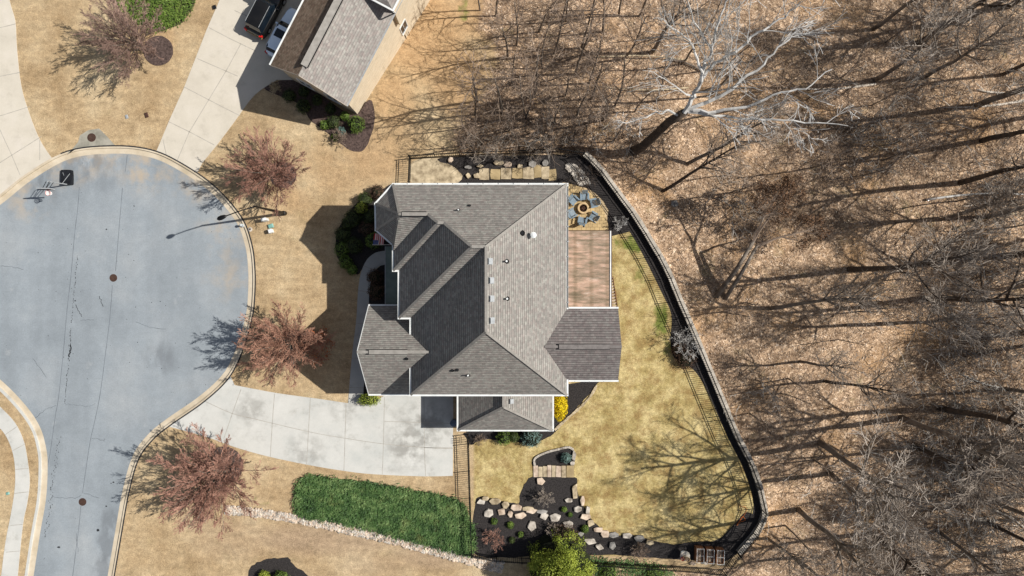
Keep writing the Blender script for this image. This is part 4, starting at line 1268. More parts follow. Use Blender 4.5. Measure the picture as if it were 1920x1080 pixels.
def PT(**k):
    base = dict(seg=[7, 6, 4, 3, 2], wob=[.05, .11, .16, .2, .2], rise=[.02, .05, .03, .02, 0], taper=[.7, .8, .85, .8, .6], rmin=.012, tdepth=1, maxd=4,
                kids=[(8, 10), (6, 8), (5, 6), (3, 4)], span=[(.4, 1), (.25, 1), (.2, 1), (.2, 1)], ang=[(28, 58), (25, 55), (25, 60), (25, 60)], len=[(.38, .55), (.4, .6), (.4, .6), (.4, .7)])
    base.update(k); return base

PROTO = {}
def proto_tree(key, name, seed, P, h, r0, bark, twig, d=(0, 0, 1)):
    t_ = Tree(seed)
    t_.limb(Vector((0, 0, -.3)), Vector(d), h, r0, 0, P)
    root = thing(name, (0, 0, 0), "prototype", "tree")
    t_.T.build("trunk", bark, root, True)
    t_.K.build("crown", twig, root)
    remember(root)
    PROTO[key] = [root, False]
    return t_

def put_tree(key, px, py, label, group=None, rz=None, sc=1.0, tilt=None, cat="tree", pos=None):
    root, used = PROTO[key]
    p = pos or G(px, py)
    rz = rz if rz is not None else rt.uniform(0, 6.28)
    if not used:
        o = root; PROTO[key][1] = True
        o.location = p; o.rotation_euler = (0, 0, rz); o.scale = (sc, sc, sc)
    else:
        o = copy_tree(root, p, rz, sc)
    if tilt:
        q_ = Vector((0, 0, 1)).rotation_difference(Vector((tilt[0], tilt[1], 1)).normalized())
        o.rotation_euler = (q_.to_matrix() @ Matrix.Rotation(rz, 3, 'Z')).to_euler()
    for k_ in ('group',):
        if k_ in o: del o[k_]
    tag(o, label, cat, group)
    return o
rt = random.Random(77)

# tall forest trees
for i in range(5):
    proto_tree("tall%d" % i, "bare_tree", 100 + i, PT(seg=[7, 7, 6, 3], wob=[.05, .10, .12, .12], maxd=3, kids=[(12, 14), (8, 10), (6, 8), 0], span=[(.5, 1), (.2, 1), (.15, 1), (.2, 1)], len=[(.28, .44), (.42, .62), (.42, .64), (.4, .7)], rmin=.021, rr=(.5, .72)), 19.0, .36, M[('bark', 'bark_dark')[i % 2]], M[('twig', 'twig', 'twig_mid')[i % 3]])
WT = Tree(31)
WP = PT(seg=[8, 8, 6, 4, 2], wob=[.09, .11, .13, .15, .2], kids=[9, (4, 5), (3, 4), 0], span=[(.42, 1), (.12, .85), (.15, .9), (.2, 1)], ang=[(35, 72), (20, 48), (20, 50), (25, 60)], len=[(.4, .5), (.5, .8), (.5, .8), (.4, .7)], rmin=.018, rr=(.55, .75), tdepth=0, maxd=3)
def path_limb(tr, pts, rads, nk, Lk, P, bark_part=True):
    """a limb through given points with side limbs grown along its outer part"""
    P3 = [Vector(p) for p in pts]
    dense = []
    for i in range(len(P3) - 1):
        for k in range(4):
            q = P3[i].lerp(P3[i + 1], k / 4)
            dense.append(q + Vector((tr.r.gauss(0, .07), tr.r.gauss(0, .07), tr.r.gauss(0, .05))) if (i or k) else q)
    dense.append(P3[-1])
    n = len(dense)
    rd = [rads[0] + (rads[1] - rads[0]) * i / (n - 1) for i in range(n)]
    (tr.T if bark_part else tr.K).tube(dense, rd, 8 if bark_part else 6)
    for k in range(nk):
        f = .12 + .88 * (k + tr.r.random()) / nk
        i0 = min(int(f * (n - 1)), n - 2)
        dd = (dense[i0 + 1] - dense[i0]).normalized()
        a = dd.cross(Vector((.2, .1, 1))).normalized(); c_ = dd.cross(a)
        ang = math.radians(tr.r.uniform(28, 62)); az = tr.r.uniform(0, 6.28)
        nd = dd * math.cos(ang) + (a * math.cos(az) + c_ * math.sin(az)) * math.sin(ang) + Vector((0, 0, .15))
        tr.limb(dense[i0], nd, Lk * tr.r.uniform(.7, 1.15) * (1 - .4 * f), max(.035, rd[i0] * .48), 1, P)
for i in range(4):
    proto_tree("sap%d" % i, "bare_sapling", 200 + i, PT(seg=[8, 4, 3, 2], wob=[.05, .12, .18], rise=[.01, .06, .03], kids=[(9, 12), (3, 5), (2, 2)], span=[(.4, 1), (.2, 1), (.2, 1)], ang=[(25, 55), (25, 55), (25, 60)], len=[(.22, .38), (.35, .6), (.4, .6)], maxd=3, tdepth=0, rmin=.016), 10.5, .12, M['bark'], M['twig_brown'])
# young street trees with fine reddish twigs
def yard_tree(key, name, seed, h, twig, nl=26):
    t_ = Tree(seed); r = t_.r
    P = PT(seg=[5, 7, 5, 3, 2], wob=[.05, .045, .06, .09, .1], rise=[.0, .015, .02, .01, 0], tdepth=1, rmin=.0135, lt=.5, rr=(.4, .6), maxd=4,
           kids=[0, (13, 15), (8, 10), (2, 3)], span=[(.18, .95), (.10, 1), (.15, 1), (.3, 1)], ang=[(32, 70), (16, 38), (18, 38), (18, 40)], len=[(.55, .85), (.26, .46), (.36, .58), (.4, .6)])
    t_.T.tube([(0, 0, -.2), (.02, 0, .6), (0, .03, 1.3), (.05, 0, 2.0)], [.16, .13, .11, .07], 8)
    for k in range(nl):
        f = (k + .5) / nl
        th = math.radians(10 + 62 * f ** .75)
        az = k * 2.39996 + r.uniform(-.3, .3)
        L = h * (.82 - .16 * f) * r.uniform(.82, 1.08)
        t_.limb(Vector((0, 0, 1.9 - .9 * f)), Vector((math.cos(az) * math.sin(th), math.sin(az) * math.sin(th), math.cos(th))), L, .05, 1, P)
    root = thing(name, (0, 0, 0), "prototype", "tree")
    t_.T.build("trunk", M['bark'], root, True)
    t_.K.build("crown", twig, root)
    remember(root)
    PROTO[key] = [root, False]
M['twig_rg'] = simple("greyish_red_twigs", S(104, 84, 76), S(168, 140, 126), 0.7, 0.85)
M['twig_ro'] = simple("orange_red_twigs", S(124, 90, 76), S(184, 142, 120), 0.8, 0.85)
yard_tree("yardA", "young_street_tree", 301, 6.6, M['twig_rg'], 22)
yard_tree("yardB", "young_street_tree", 302, 6.6, M['twig_red'], 25)
yard_tree("yardC", "young_street_tree", 305, 6.7, M['twig_ro'], 28)
yard_tree("yardD", "young_street_tree", 309, 6.7, M['twig_red'], 30)

def leafcloud(mb, c, rad, n, size, rng, shell=.55, flat=0.0, squash=None, lean=None):
    c = Vector(c)
    for _ in range(n):
        while True:
            d = Vector((rng.uniform(-1, 1), rng.uniform(-1, 1), rng.uniform(-1, 1)))
            if .05 < d.length < 1: break
        d.normalize()
        q = shell + (1 - shell) * rng.random() ** .6
        k = 1 + .42 * mnoise.noise(d * 2.6 + c)
        p = c + Vector((d.x * rad[0], d.y * rad[1], d.z * rad[2])) * q * k
        if p.z < c.z - rad[2] * .95: continue
        n_ = (d + Vector((rng.gauss(0, .5), rng.gauss(0, .5), rng.gauss(0, .5)))).normalized()
        a = n_.cross(Vector((rng.gauss(0, 1), rng.gauss(0, 1), rng.gauss(0, 1)))).normalized(); b_ = n_.cross(a)
        s_ = size * rng.uniform(.6, 1.3)
        mb.add([p - a * s_ * .5, p - b_ * s_ * .28, p + a * s_ * .6, p + b_ * s_ * .28], [(0, 1, 2, 3)])

def lump(mb, c, rad, seed=0, sub=2, amp=.12, k=1.4, flat=False):
    bm = bmesh.new()
    bmesh.ops.create_icosphere(bm, subdivisions=sub, radius=1)
    vs_ = []
    for v in bm.verts:
        d = v.co.normalized()
        q = 1 + amp * 2 * mnoise.noise(d * k + Vector((seed * 3.1, seed * 1.7, seed)))
        z_ = d.z
        if flat and z_ > .45: z_ = .45 + (z_ - .45) * .15
        vs_.append(Vector((d.x * q * rad[0], d.y * q * rad[1], z_ * q * rad[2])) + Vector(c))
    fs = [tuple(v.index for v in f.verts) for f in bm.faces]
    bm.free()
    mb.add(vs_, fs)

def shrub(px, py, r, h, mat, label, n=900, size=.09, name="shrub", group=None, ell=None, core='core', seed=None, shell=.72):
    rng = random.Random(seed if seed is not None else int(px * 7 + py))
    p = G(px, py)
    o = thing(name, p, label, "shrub", group)
    rx, ry = (r, r) if ell is None else ell
    c = p + Vector((0, 0, h * .5))
    mb = MB(); leafcloud(mb, c, (rx, ry, h * .52), n, size, rng, shell); mb.build("foliage", M[mat], o)
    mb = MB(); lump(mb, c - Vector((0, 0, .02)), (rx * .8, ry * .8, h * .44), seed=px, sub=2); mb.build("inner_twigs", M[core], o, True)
    return o

# ------------------------------------------------------------------ yard trees
treeA = put_tree("yardA", 272, 92, "bare young tree with greyish red twigs beside the green bed at upper left", rz=.4, sc=.95)
put_tree("yardB", 527, 331, "bare young reddish tree between the neighbour's driveway and the street lamp", "young bare trees along the kerb", rz=1.2, sc=.92)
put_tree("yardC", 556, 640, "bare young reddish tree just above the driveway, beside the house's shadow", "young bare trees along the kerb", rz=2.2, sc=.98)
put_tree("yardD", 426, 880, "bare young reddish tree below the driveway, beside the stone strip", "young bare trees along the kerb", rz=4.0, sc=1.12)
for (x, y, r, lab) in [(297, 95, 28, "round brown mulch ring under the tree at upper left"), (531, 328, 25, "round brown mulch ring under the tree beside the lamp"), (549, 641, 24, "round brown mulch ring under the tree above the driveway"), (420, 873, 36, "round dark mulch ring under the tree below the driveway")]:
    pts = [(x + (r + rc.uniform(-.6, .6)) * math.cos(k * .2617), y + (r + rc.uniform(-.6, .6)) * math.sin(k * .2617)) for k in range(24)]
    o = sheet("mulch_ring", pts, 0.05, M['mulch_brown'], z0=0.0)

# orange dry-leaved branch clump at the edge of the third tree's crown
rng = random.Random(4)
# ------------------------------------------------------------------ the wood
KEY = [
    ("tall0", 1442, 578, .62, "bare tree rising right of the dead leaning trunks"),
    ("tall1", 1592, 505, .82, "bare tree whose straight trunk points to the right edge, level with the deck"),
    ("tall2", 1655, 607, .6, "bare tree rooted beside the orange bare patch in the middle of the wood"),
    ("tall3", 1545, 714, .48, "bare tree with two low limbs right of the bend in the back wall"),
    ("tall4", 1500, 678, .42, "slim bare tree just right of the bend in the back wall"),
    ("tall0", 1690, 783, .86, "thick brown trunked bare tree in the lower right of the wood"),
    ("tall1", 1762, 765, .88, "thick brown trunked bare tree nearest the right edge in the lower wood"),
    ("tall2", 1537, 830, .86, "bare tree with a long diagonal trunk in the lower wood, nearest the lawn's shadows"),
    ("tall3", 1712, 838, .64, "bare tree with pale crown between two diagonal trunks in the lower wood"),
    ("tall4", 1556, 887, .72, "bare tree whose trunk runs to the lower right beside a mossy patch"),
    ("tall0", 1497, 955, .76, "bare forked tree right of the corner of the back wall"),
    ("tall1", 1632, 1000, .66, "bare tree near the bottom edge of the wood"),
    ("tall2", 1490, 1046, .5, "bare tree at the bottom edge right of the planter boxes"),
    ("tall3", 1243, 358, .5, "bare tree with curved trunk beside the pale boulder behind the patio"),
    ("tall4", 1288, 308, .55, "bare tree casting the broad shadow toward the dry creek"),
    ("tall1", 1800, 343, .8, "bare tree in the upper right of the wood below the fallen pale logs"),
    ("tall2", 1640, 150, .7, "bare tree beside the pale fallen logs at upper right"),
    ("tall0", 1222, 98, .62, "dark bare tree near the top edge left of the white-limbed tree"),
    ("tall3", 1740, 560, .8, "bare tree with dense grey twigs near the right edge"),
    ("tall4", 1440, 1010, .45, "slim bare tree just outside the wall corner"),
]
wt_root = thing("pale_limbed_tree", G(1190, 283), "largest bare tree with white upper limbs and a dark curved trunk above the patio", "tree")
gz0 = G(1190, 283)
fk = W(1283, 211, 9.0)
WT.T.tube([gz0 - Vector((0, 0, .3)), gz0 + Vector((0, 0, .2)), W(1203, 276, gz0.z + 2.2), W(1228, 254, gz0.z + 4.6), W(1254, 228, 6.6), fk], [.55, .46, .42, .38, .35, .33], 10)
pe = WT
path_limb(pe, [fk, W(1300, 180, 10.3), W(1313, 150, 11.4), W(1325, 118, 12.6), W(1338, 78, 13.8), W(1352, 30, 15), W(1372, -20, 16)], (0.208, 0.049), 8, 6.4, WP, False)
path_limb(pe, [W(1313, 150, 11.4), W(1340, 120, 12.4), W(1380, 95, 13.4), W(1420, 60, 14.4), W(1462, 40, 15.2), W(1500, 5, 16)], (0.144, 0.042), 8, 5.8, WP, False)
path_limb(pe, [fk, W(1330, 190, 9.8), W(1375, 165, 10.6), W(1430, 120, 11.6), W(1470, 80, 12.4), W(1500, 55, 13)], (0.176, 0.042), 8, 5.3, WP, False)
path_limb(pe, [W(1290, 207, 9.1), W(1340, 210, 9.8), W(1400, 200, 10.6), W(1450, 180, 11.6), W(1510, 165, 12.4), W(1560, 130, 13)], (0.160, 0.035), 6, 4.6, WP, False)
path_limb(pe, [W(1290, 210, 9.1), W(1360, 220, 9.4), W(1430, 224, 9.8), W(1510, 228, 10.2), W(1590, 236, 10.8)], (0.136, 0.035), 6, 3.8, WP, False)
path_limb(pe, [W(1274, 216, 8.4), W(1250, 208, 9), W(1225, 212, 9.6), W(1195, 226, 10), W(1158, 230, 10.4)], (0.104, 0.028), 4, 3.2, WP, False)
path_limb(pe, [W(1318, 140, 11.8), W(1303, 100, 13), W(1290, 75, 14), W(1262, 52, 14.6), W(1240, 36, 15)], (0.104, 0.028), 5, 3.8, WP, False)
path_limb(pe, [W(1335, 90, 13.2), W(1300, 40, 14.4), W(1290, -10, 15.4)], (0.096, 0.028), 4, 4.4, WP, False)
pe.T.build("trunk", M['bark_dark'], wt_root, True)
pe.K.build("crown", M['bark_pale'], wt_root)
for (k, x, y, sc_, lab) in KEY:
    lean = {1243: (.55, .35), 1288: (.5, .2), 1442: (.35, .12), 1545: (.2, .05)}.get(x)
    put_tree(k, x, y, lab, "tall bare trees of the wood", sc=sc_, tilt=lean)
placed = [(x, y) for (_, x, y, _, _) in KEY] + [(1190, 283)]
def far(x, y, d): return all((x - a) ** 2 + (y - b_) ** 2 > d * d for a, b_ in placed)
cnt = 0; tries = 0
RT_ = []
while cnt < 40 and tries < 4000:
    tries += 1
    x = 1500 + rt.random() ** .62 * 560; y = rt.uniform(-120, 1150)
    if y > 200 and x < 1715: continue
    if not far(x, y, 46): continue
    placed.append((x, y)); cnt += 1
    cap_ = 1.0 if y < 200 else max(.34, (x - 1530) / 20.6 / 20)
    o = put_tree("tall%d" % rt.randrange(5), x, y, "x", "tall bare trees of the wood", sc=min(cap_, rt.uniform(.55, .95)))
    RT_.append((x, y, o))
SAPS = [(952, 107), (968, 85), (1010, 60), (1078, 140), (1104, 156), (1108, 186), (1016, 128), (985, 222), (895, 190), (940, 212), (987, 222), (1080, 220), (1152, 200), (870, 240), (905, 270), (1030, 285), (1150, 265), (1190, 210), (930, 30), (900, 20), (1060, 40), (1040, 100), (1130, 60), (1000, 180), (1060, 180),
        (1040, 230), (1230, 190), (1280, 120), (1320, 60), (1330, 180), (1110, 20), (1170, 110), (1090, 90), (960, 160), (975, 275), (1160, 30), (1250, 250), (1360, 130), (1400, 200), (890, 215), (860, 275), (1095, 250), (1130, 225), (955, 245), (1010, 250), (1200, 30)]
SP_ = []; SQ_ = []
for i, (x, y) in enumerate(SAPS):
    SP_.append((x, y, put_tree("sap%d" % (i % 4), x, y, "x", "thin saplings above the house", sc=rt.uniform(.75, 1.2) if y < 235 else rt.uniform(.45, .7))))
for i in range(36):
    for _ in range(50):
        x, y = rt.uniform(1260, 1900), rt.uniform(60, 1060)
        if inside((x, y), WOODPX) and sdist((x, y), WALLPX, False) > 24 and far(x, y, 30): break
    placed.append((x, y))
    SQ_.append((x, y, put_tree("sap%d" % (i % 4), x, y, "x", "thin saplings behind the back wall", sc=rt.uniform(.4, .8))))
ORD = ["first", "second", "third", "fourth", "fifth", "sixth", "seventh", "eighth", "ninth", "tenth", "eleventh", "twelfth", "thirteenth", "fourteenth", "fifteenth", "sixteenth", "seventeenth", "eighteenth", "nineteenth", "twentieth"]
def rank(lst, bands, fmt):
    """label each by its rank from the left within a named band of the photo's height"""
    for (y0, y1, nm) in bands:
        row = sorted([q for q in lst if y0 <= q[1] < y1], key=lambda q: q[0])
        for k, (x, y, o) in enumerate(row):
            o['label'] = fmt % (ORD[min(k, 19)], nm)
rank(SP_, [(-99, 70, "along the top edge above the house"), (70, 135, "in the upper brush above the house"), (135, 195, "in the middle brush above the house"), (195, 235, "in the lower brush above the house"), (235, 400, "just above the top garden fence")], "%s thin bare sapling from the left %s")
rank(SQ_, [(-99, 250, "high in the right wood"), (250, 450, "in the wood level with the patio"), (450, 650, "in the wood level with the deck"), (650, 850, "in the wood level with the driveway"), (850, 1300, "low in the right wood")], "%s thin sapling from the left %s")
rank(RT_, [(-999, 130, "beyond the top of the right wood"), (130, 320, "in the upper right wood"), (320, 480, "level with the patio"), (480, 640, "level with the deck"), (640, 800, "level with the garage wing"), (800, 960, "level with the green bed"), (960, 1400, "at the bottom of the right wood")], "%s grey bare tree from the left %s")

# brush and fallen twigs: nobody could count it
rb = random.Random(12)
mb = MB()
def brush(cx, cy, n, spread, h):
    for _ in range(n):
        x = cx + rb.gauss(0, spread); y = cy + rb.gauss(0, spread)
        if not inside((x, y), WOODPX) or (1040 < x < 1480 and sdist((x, y), WALLPX, False) < 9): continue
        p = G(x, y)
        a = rb.uniform(0, 6.28); L = rb.uniform(.4, 1.6) * h
        d = Vector((math.cos(a), math.sin(a), rb.uniform(.1, 1.1))).normalized()
        q = p + d * L * .5 + Vector((rb.gauss(0, .08), rb.gauss(0, .08), rb.gauss(0, .04)))
        q2 = q + (d + Vector((rb.gauss(0, .35), rb.gauss(0, .35), rb.gauss(0, .2)))).normalized() * L * .5
        mb.tube([p, q, q2], [.016, .012, .008], 3, cap=False)
        for _k in range(2):
            d3 = (d + Vector((rb.gauss(0, .6), rb.gauss(0, .6), rb.gauss(0, .3)))).normalized()
            mb.tube([q, q + d3 * L * .45], [.010, .007], 3, cap=False)
for (cx, cy, n, sp, h) in [(1430, 390, 520, 34, 1.3), (1650, 230, 900, 90, 1.2), (1850, 250, 700, 80, 1.2), (1550, 300, 500, 60, 1.0), (1800, 500, 900, 90, 1.3), (1850, 700, 900, 80, 1.4), (1800, 900, 900, 90, 1.3), (1500, 120, 500, 80, 1.1),
                           (1700, 90, 900, 100, 1.2), (1000, 130, 900, 80, 1.0), (950, 230, 700, 60, 1.0), (1100, 230, 700, 60, 1.1), (1150, 80, 700, 70, 1.0), (1080, 290, 300, 25, 1.0), (1350, 690, 180, 25, .8), (1450, 760, 200, 40, .8), (1350, 480, 200, 50, .7), (1620, 1020, 400, 60, .9)]:
    brush(cx, cy, n, sp, h)
for _ in range(5200):
    x, y = rb.uniform(860, 1960), rb.uniform(-20, 1100)
    if inside((x, y), WOODPX): brush(x, y, 1, 2, .8)
tag(mb.build("undergrowth", M['twig_brown']), "tangled brown brush and fallen twigs covering the floor of the wood", "undergrowth", kind='stuff')

# pale twiggy thickets along the right of the wood
mb = MB()
for (cx, cy, n, sx_, sy_) in [(1850, 620, 330, 60, 60), (1800, 760, 330, 70, 60), (1880, 850, 260, 50, 60), (1780, 900, 300, 60, 50), (1860, 460, 200, 50, 50), (1880, 360, 120, 40, 40), (1600, 270, 120, 60, 40), (1700, 200, 160, 70, 50), (1620, 930, 160, 60, 40), (1850, 1010, 260, 60, 40), (1420, 740, 40, 25, 15), (1380, 400, 50, 30, 30), (1900, 120, 160, 50, 60), (1770, 60, 120, 60, 40), (1130, 250, 60, 50, 25), (990, 270, 50, 50, 15)]:
    for _ in range(int(n * .65)):
        x = cx + rb.gauss(0, sx_); y = cy + rb.gauss(0, sy_)
        if not inside((x, y), WOODPX): continue
        p = G(x, y); a = rb.uniform(0, 6.28); L = rb.uniform(1.2, 3.4)
        d = Vector((math.cos(a) * rb.uniform(.3, 1.1), math.sin(a) * rb.uniform(.3, 1.1), 1)).normalized()
        q = p + d * L * .5; d2 = (d + Vector((rb.gauss(0, .3), rb.gauss(0, .3), 0))).normalized(); q2 = q + d2 * L * .5
        mb.tube([p, q, q2], [.034, .026, .014], 3, cap=False)
        for _k in range(rb.randint(3, 5)):
            f = rb.random(); o_ = q.lerp(q2, f) if _k % 2 else p.lerp(q, .5 + f * .5)
            d3 = (d2 + Vector((rb.gauss(0, .7), rb.gauss(0, .7), rb.gauss(0, .2)))).normalized(); l3 = L * rb.uniform(.25, .5)
            e_ = o_ + d3 * l3 * .5; d4 = (d3 + Vector((rb.gauss(0, .4), rb.gauss(0, .4), .1))).normalized()
            mb.tube([o_, e_, e_ + d4 * l3 * .5], [.018, .015, .010], 3, cap=False)
tag(mb.build("thicket", M['twig_pale']), "tangled thickets of pale bare stems filling the right side of the wood", "undergrowth", kind='stuff')

# loose leaves lying in the wood, catching the sun
mb = MB(); mb2 = MB()
for i in range(26000):
    x, y = rb.uniform(850, 1940), rb.uniform(-10, 1090)
    if not inside((x, y), WOODPX): continue
    if 1040 < x < 1450 and sdist((x, y), WALLPX, False) < 8: continue
    p = G(x, y) + Vector((0, 0, rb.uniform(.02, .07)))
    n_ = Vector((rb.gauss(0, .5), rb.gauss(0, .5), 1)).normalized()
    a = n_.cross(Vector((math.cos(i), math.sin(i), 0))).normalized(); b_ = n_.cross(a); s_ = rb.uniform(.05, .12)
    (mb if i % 4 else mb2).add([p - a * s_, p - b_ * s_ * .5, p + a * s_, p + b_ * s_ * .5], [(0, 1, 2, 3)])
M['leaf_tan'] = simple("tan_leaves", S(138, 114, 90), S(196, 170, 142), 2.5, 0.8)
M['leaf_pale'] = simple("pale_leaves", S(190, 168, 146), S(224, 208, 190), 2.5, 0.7)
tag(mb.build("fallen_leaves", M['leaf_tan']), "tan fallen leaves strewn over the floor of the wood", "leaves", kind='stuff')
tag(mb2.build("fallen_leaves", M['leaf_pale']), "pale fallen leaves strewn over the floor of the wood", "leaves", kind='stuff')

# dead leaning trunks with brown leaves
lt = thing("leaning_dead_tree", G(1348, 558), "dead split tree leaning up-slope with clinging brown leaves behind the middle of the back wall", "tree")
b0_ = G(1343, 556); b1__ = G(1360, 560)
t0_ = W(1413, 452, 3.2); t1_ = W(1420, 460, 3.0)
mb = MB(); mb.tube([b0_, b0_.lerp(t0_, .5) + Vector((.1, 0, .25)), t0_], [.24, .20, .13], 8); mb.tube([b1__, b1__.lerp(t1_, .5) + Vector((0, 0, .2)), t1_], [.20, .17, .12], 8); mb.build("trunk", M['bark'], lt, True)
tt = Tree(9); PP = PT(maxd=3, kids=[(8, 9), (6, 7), (4, 5)], tdepth=-1, wob=[.14, .2, .25], rise=[0, 0, 0])
for (q, dd) in [(t0_, Vector((.5, .8, .2))), (t1_, Vector((.9, .6, .1))), (t0_, Vector((0, 1, .35)))]:
    tt.limb(q, dd, 5.4, .13, 0, PP)
tt.K.build("crown", M['twig_brown'], lt)
mb = MB(); rl = random.Random(3)
for tip in tt.tips:
    if rl.random() < .8:
        leafcloud(mb, tip, (.35, .35, .35), 9, .17, rl, .1)
mb.build("dry_leaves", M['dryleaf'], lt)

# fallen logs
def log(a, b_, r, mat, label, kink=.15):
    p, q = G(*a), G(*b_)
    p.z += r; q.z += r
    n = 7; pts = []; rad = []
    rr = random.Random(int(a[0]))
    perp = Vector((-(q - p).y, (q - p).x, 0)).normalized()
    for i in range(n):
        f = i / (n - 1)
        v = p.lerp(q, f) + perp * math.sin(f * 3.1) * kink * 2 + Vector((0, 0, rr.uniform(0, .06)))
        pts.append(v); rad.append(r * (1 - .55 * f) * rr.uniform(.92, 1.08))
    root = thing("fallen_log", p, label, "log")
    MB().tube(pts, rad, 8).build("log", M[mat], root, True)
    mb = MB()
    for k in range(3):
        f = rr.uniform(.3, .9); v = p.lerp(q, f); a_ = rr.uniform(0, 6.28)
        mb.tube([v, v + Vector((math.cos(a_) * .6, math.sin(a_) * .6, .35)), v + Vector((math.cos(a_) * 1.1, math.sin(a_) * 1.3, .5))], [r * .3, r * .2, .01], 5)
    mb.build("broken_branch", M[mat], root)
log((1935, 172), (1828, 169), .17, 'trunk_white', "short thick bleached log at the right edge, upper of the pale pair")
log((1935, 186), (1758, 202), .14, 'trunk_white', "long bleached log at the right edge, lower of the pale pair")
log((1640, 158), (1480, 166), .12, 'trunk_white', "pale fallen log left of the pale pair in the upper wood")
log((1320, 172), (1470, 130), .12, 'bark', "grey fallen log under the white-limbed tree")
log((1250, 112), (1320, 138), .12, 'bark', "short grey fallen log near the top left of the white-limbed tree")
log((1120, 108), (1290, 114), .09, 'stone', "thin tan fallen log in the brush above the house")
log((1290, 165), (1120, 162), .08, 'stone', "thin tan fallen log, lower of two in the brush above the house")
log((1735, 375), (1920, 365), .13, 'bark_pale', "pale fallen log in the right part of the wood")
log((1790, 430), (1905, 400), .12, 'stone', "tan fallen log near the right edge at mid height")
log((1900, 730), (1800, 700), .10, 'bark_pale', "thin pale log among twigs at lower right")
log((1860, 955), (1930, 1000), .12, 'trunk_white', "bleached log in the lower right corner of the wood")

# ------------------------------------------------------------------ retaining wall and fences
def wall_run(name, pts, w_, z0f, z1, mat, label, n=1):
    o = thing(name, (xy([pts[0]])[0][0], xy([pts[0]])[0][1], 0), label, "wall")
    P_ = xy(pts)
    # resample into blocks
    acc = []; 
    for i in range(len(P_) - 1):
        a = Vector(P_[i]); b_ = Vector(P_[i + 1]); L = (b_ - a).length; k = max(1, int(L / .45))
        for j in range(k): acc.append(a.lerp(b_, j / k))
    acc.append(Vector(P_[-1]))
    rr = random.Random(2)
    body = MB(); capm = MB()
    for i in range(len(acc) - 1):
        a, b_ = acc[i], acc[i + 1]
        d = (b_ - a).normalized(); nn = Vector((-d.y, d.x))
        zb_ = z0f
        body.add([(a.x - nn.x * w_ / 2, a.y - nn.y * w_ / 2, zb_), (b_.x - nn.x * w_ / 2, b_.y - nn.y * w_ / 2, zb_), (b_.x + nn.x * w_ / 2, b_.y + nn.y * w_ / 2, zb_), (a.x + nn.x * w_ / 2, a.y + nn.y * w_ / 2, zb_),
                  (a.x - nn.x * w_ / 2, a.y - nn.y * w_ / 2, z1), (b_.x - nn.x * w_ / 2, b_.y - nn.y * w_ / 2, z1), (b_.x + nn.x * w_ / 2, b_.y + nn.y * w_ / 2, z1), (a.x + nn.x * w_ / 2, a.y + nn.y * w_ / 2, z1)],
                 [(0, 1, 5, 4), (2, 3, 7, 6)])
        m_ = (a + b_) / 2
        L = (b_ - a).length
        wv_ = w_ + .08 + rr.uniform(-.03, .03)
        capm.box((m_.x + rr.uniform(-.015, .015), m_.y, z1 + .05 + rr.uniform(-.006, .006)), (L * .97, wv_, .1), rz=math.atan2(d.y, d.x))
    body.build("block_wall", mat, o)
    capm.build("cap_stones", M['cap'], o)
    return o
wall_run("retaining_wall", offset_line(WALLPX, 3.5), .46, -1.6, .42, M['stone_grey'], "curved grey block retaining wall between the back lawn and the wood")

def fence(name, pts, h, label, base=0.0, step=2.3, style='picket', extra=None):
    P_ = [Vector(p) for p in xy(pts)]
    o = thing(name, (P_[0].x, P_[0].y, base), label, "fence")
    # resample at post spacing
    L = [0]
    for i in range(len(P_) - 1): L.append(L[-1] + (P_[i + 1] - P_[i]).length)
    n = max(1, round(L[-1] / step))
    def at(s_):
        for i in range(len(P_) - 1):
            if s_ <= L[i + 1] + 1e-6:
                return P_[i].lerp(P_[i + 1], (s_ - L[i]) / max(1e-6, L[i + 1] - L[i]))
        return P_[-1]
    posts = [at(L[-1] * k / n) for k in range(n + 1)]
    for q in posts:
        MB().box((q.x, q.y, base + h / 2 + .03), (.075, .075, h + .06)).box((q.x, q.y, base + h + .075), (.10, .10, .03)).build("post", M['black'], o)
    for k in range(n):
        a, b_ = posts[k], posts[k + 1]
        mb = MB()
        d = (b_ - a); ln = d.length
        for zz in (.12, h - .22, h - .02): mb.bar((a.x, a.y, base + zz), (b_.x, b_.y, base + zz), .045, .045)
        m_ = int(ln / .19)
        for j in range(1, m_):
            q = a.lerp(b_, j / m_)
            mb.box((q.x, q.y, base + h / 2), (.032, .032, h - .05))
        mb.build("fence_panel", M['black'], o)
    return o
inner = offset_line(WALLPX, 1.5)
fence("metal_fence", offset_line(WALLPX, -3.0), 1.35, "black metal picket fence standing on the curved retaining wall", base=.52)
fence("metal_fence", [(770, 297), (850, 292), (930, 289), (1048, 284), (1093, 292)], 1.35, "black metal picket fence along the top edge of the side garden", base=0)
fence("metal_fence", [(879, 832), (881, 900), (883, 960), (885, 1035)], 1.35, "black metal picket fence from the gate down past the green bed", base=0)
fence("metal_fence", [(885, 1035), (940, 1044), (1040, 1048), (1100, 1050), (1200, 1056), (1300, 1063), (1360, 1069), (1380, 1034)], 1.35, "black metal picket fence along the bottom of the garden", base=0)
gt = fence("metal_gate", [(771, 297), (769, 345)], 1.35, "black arched metal gate at the upper left corner of the house", base=0, step=2.4)
gt['category'] = 'gate'
gt = fence("metal_gate", [(878, 814), (879, 832)], 1.35, "black metal gate with ornate middle beside the end of the driveway", base=0, step=.9)
gt['category'] = 'gate'
mb = MB()
for k in range(3):
    p = W(878.5, 819 + k * 4, 0); mb.lathe((p.x, p.y, .75), [(.12, -.02), (.14, 0), (.12, .02)], 12)
    mb.tube([(p.x, p.y, .9), (p.x, p.y, 1.55), (p.x, p.y, 1.7)], [.03, .03, .008], 6)
mb.build("gate_ornament", M['black'], gt)

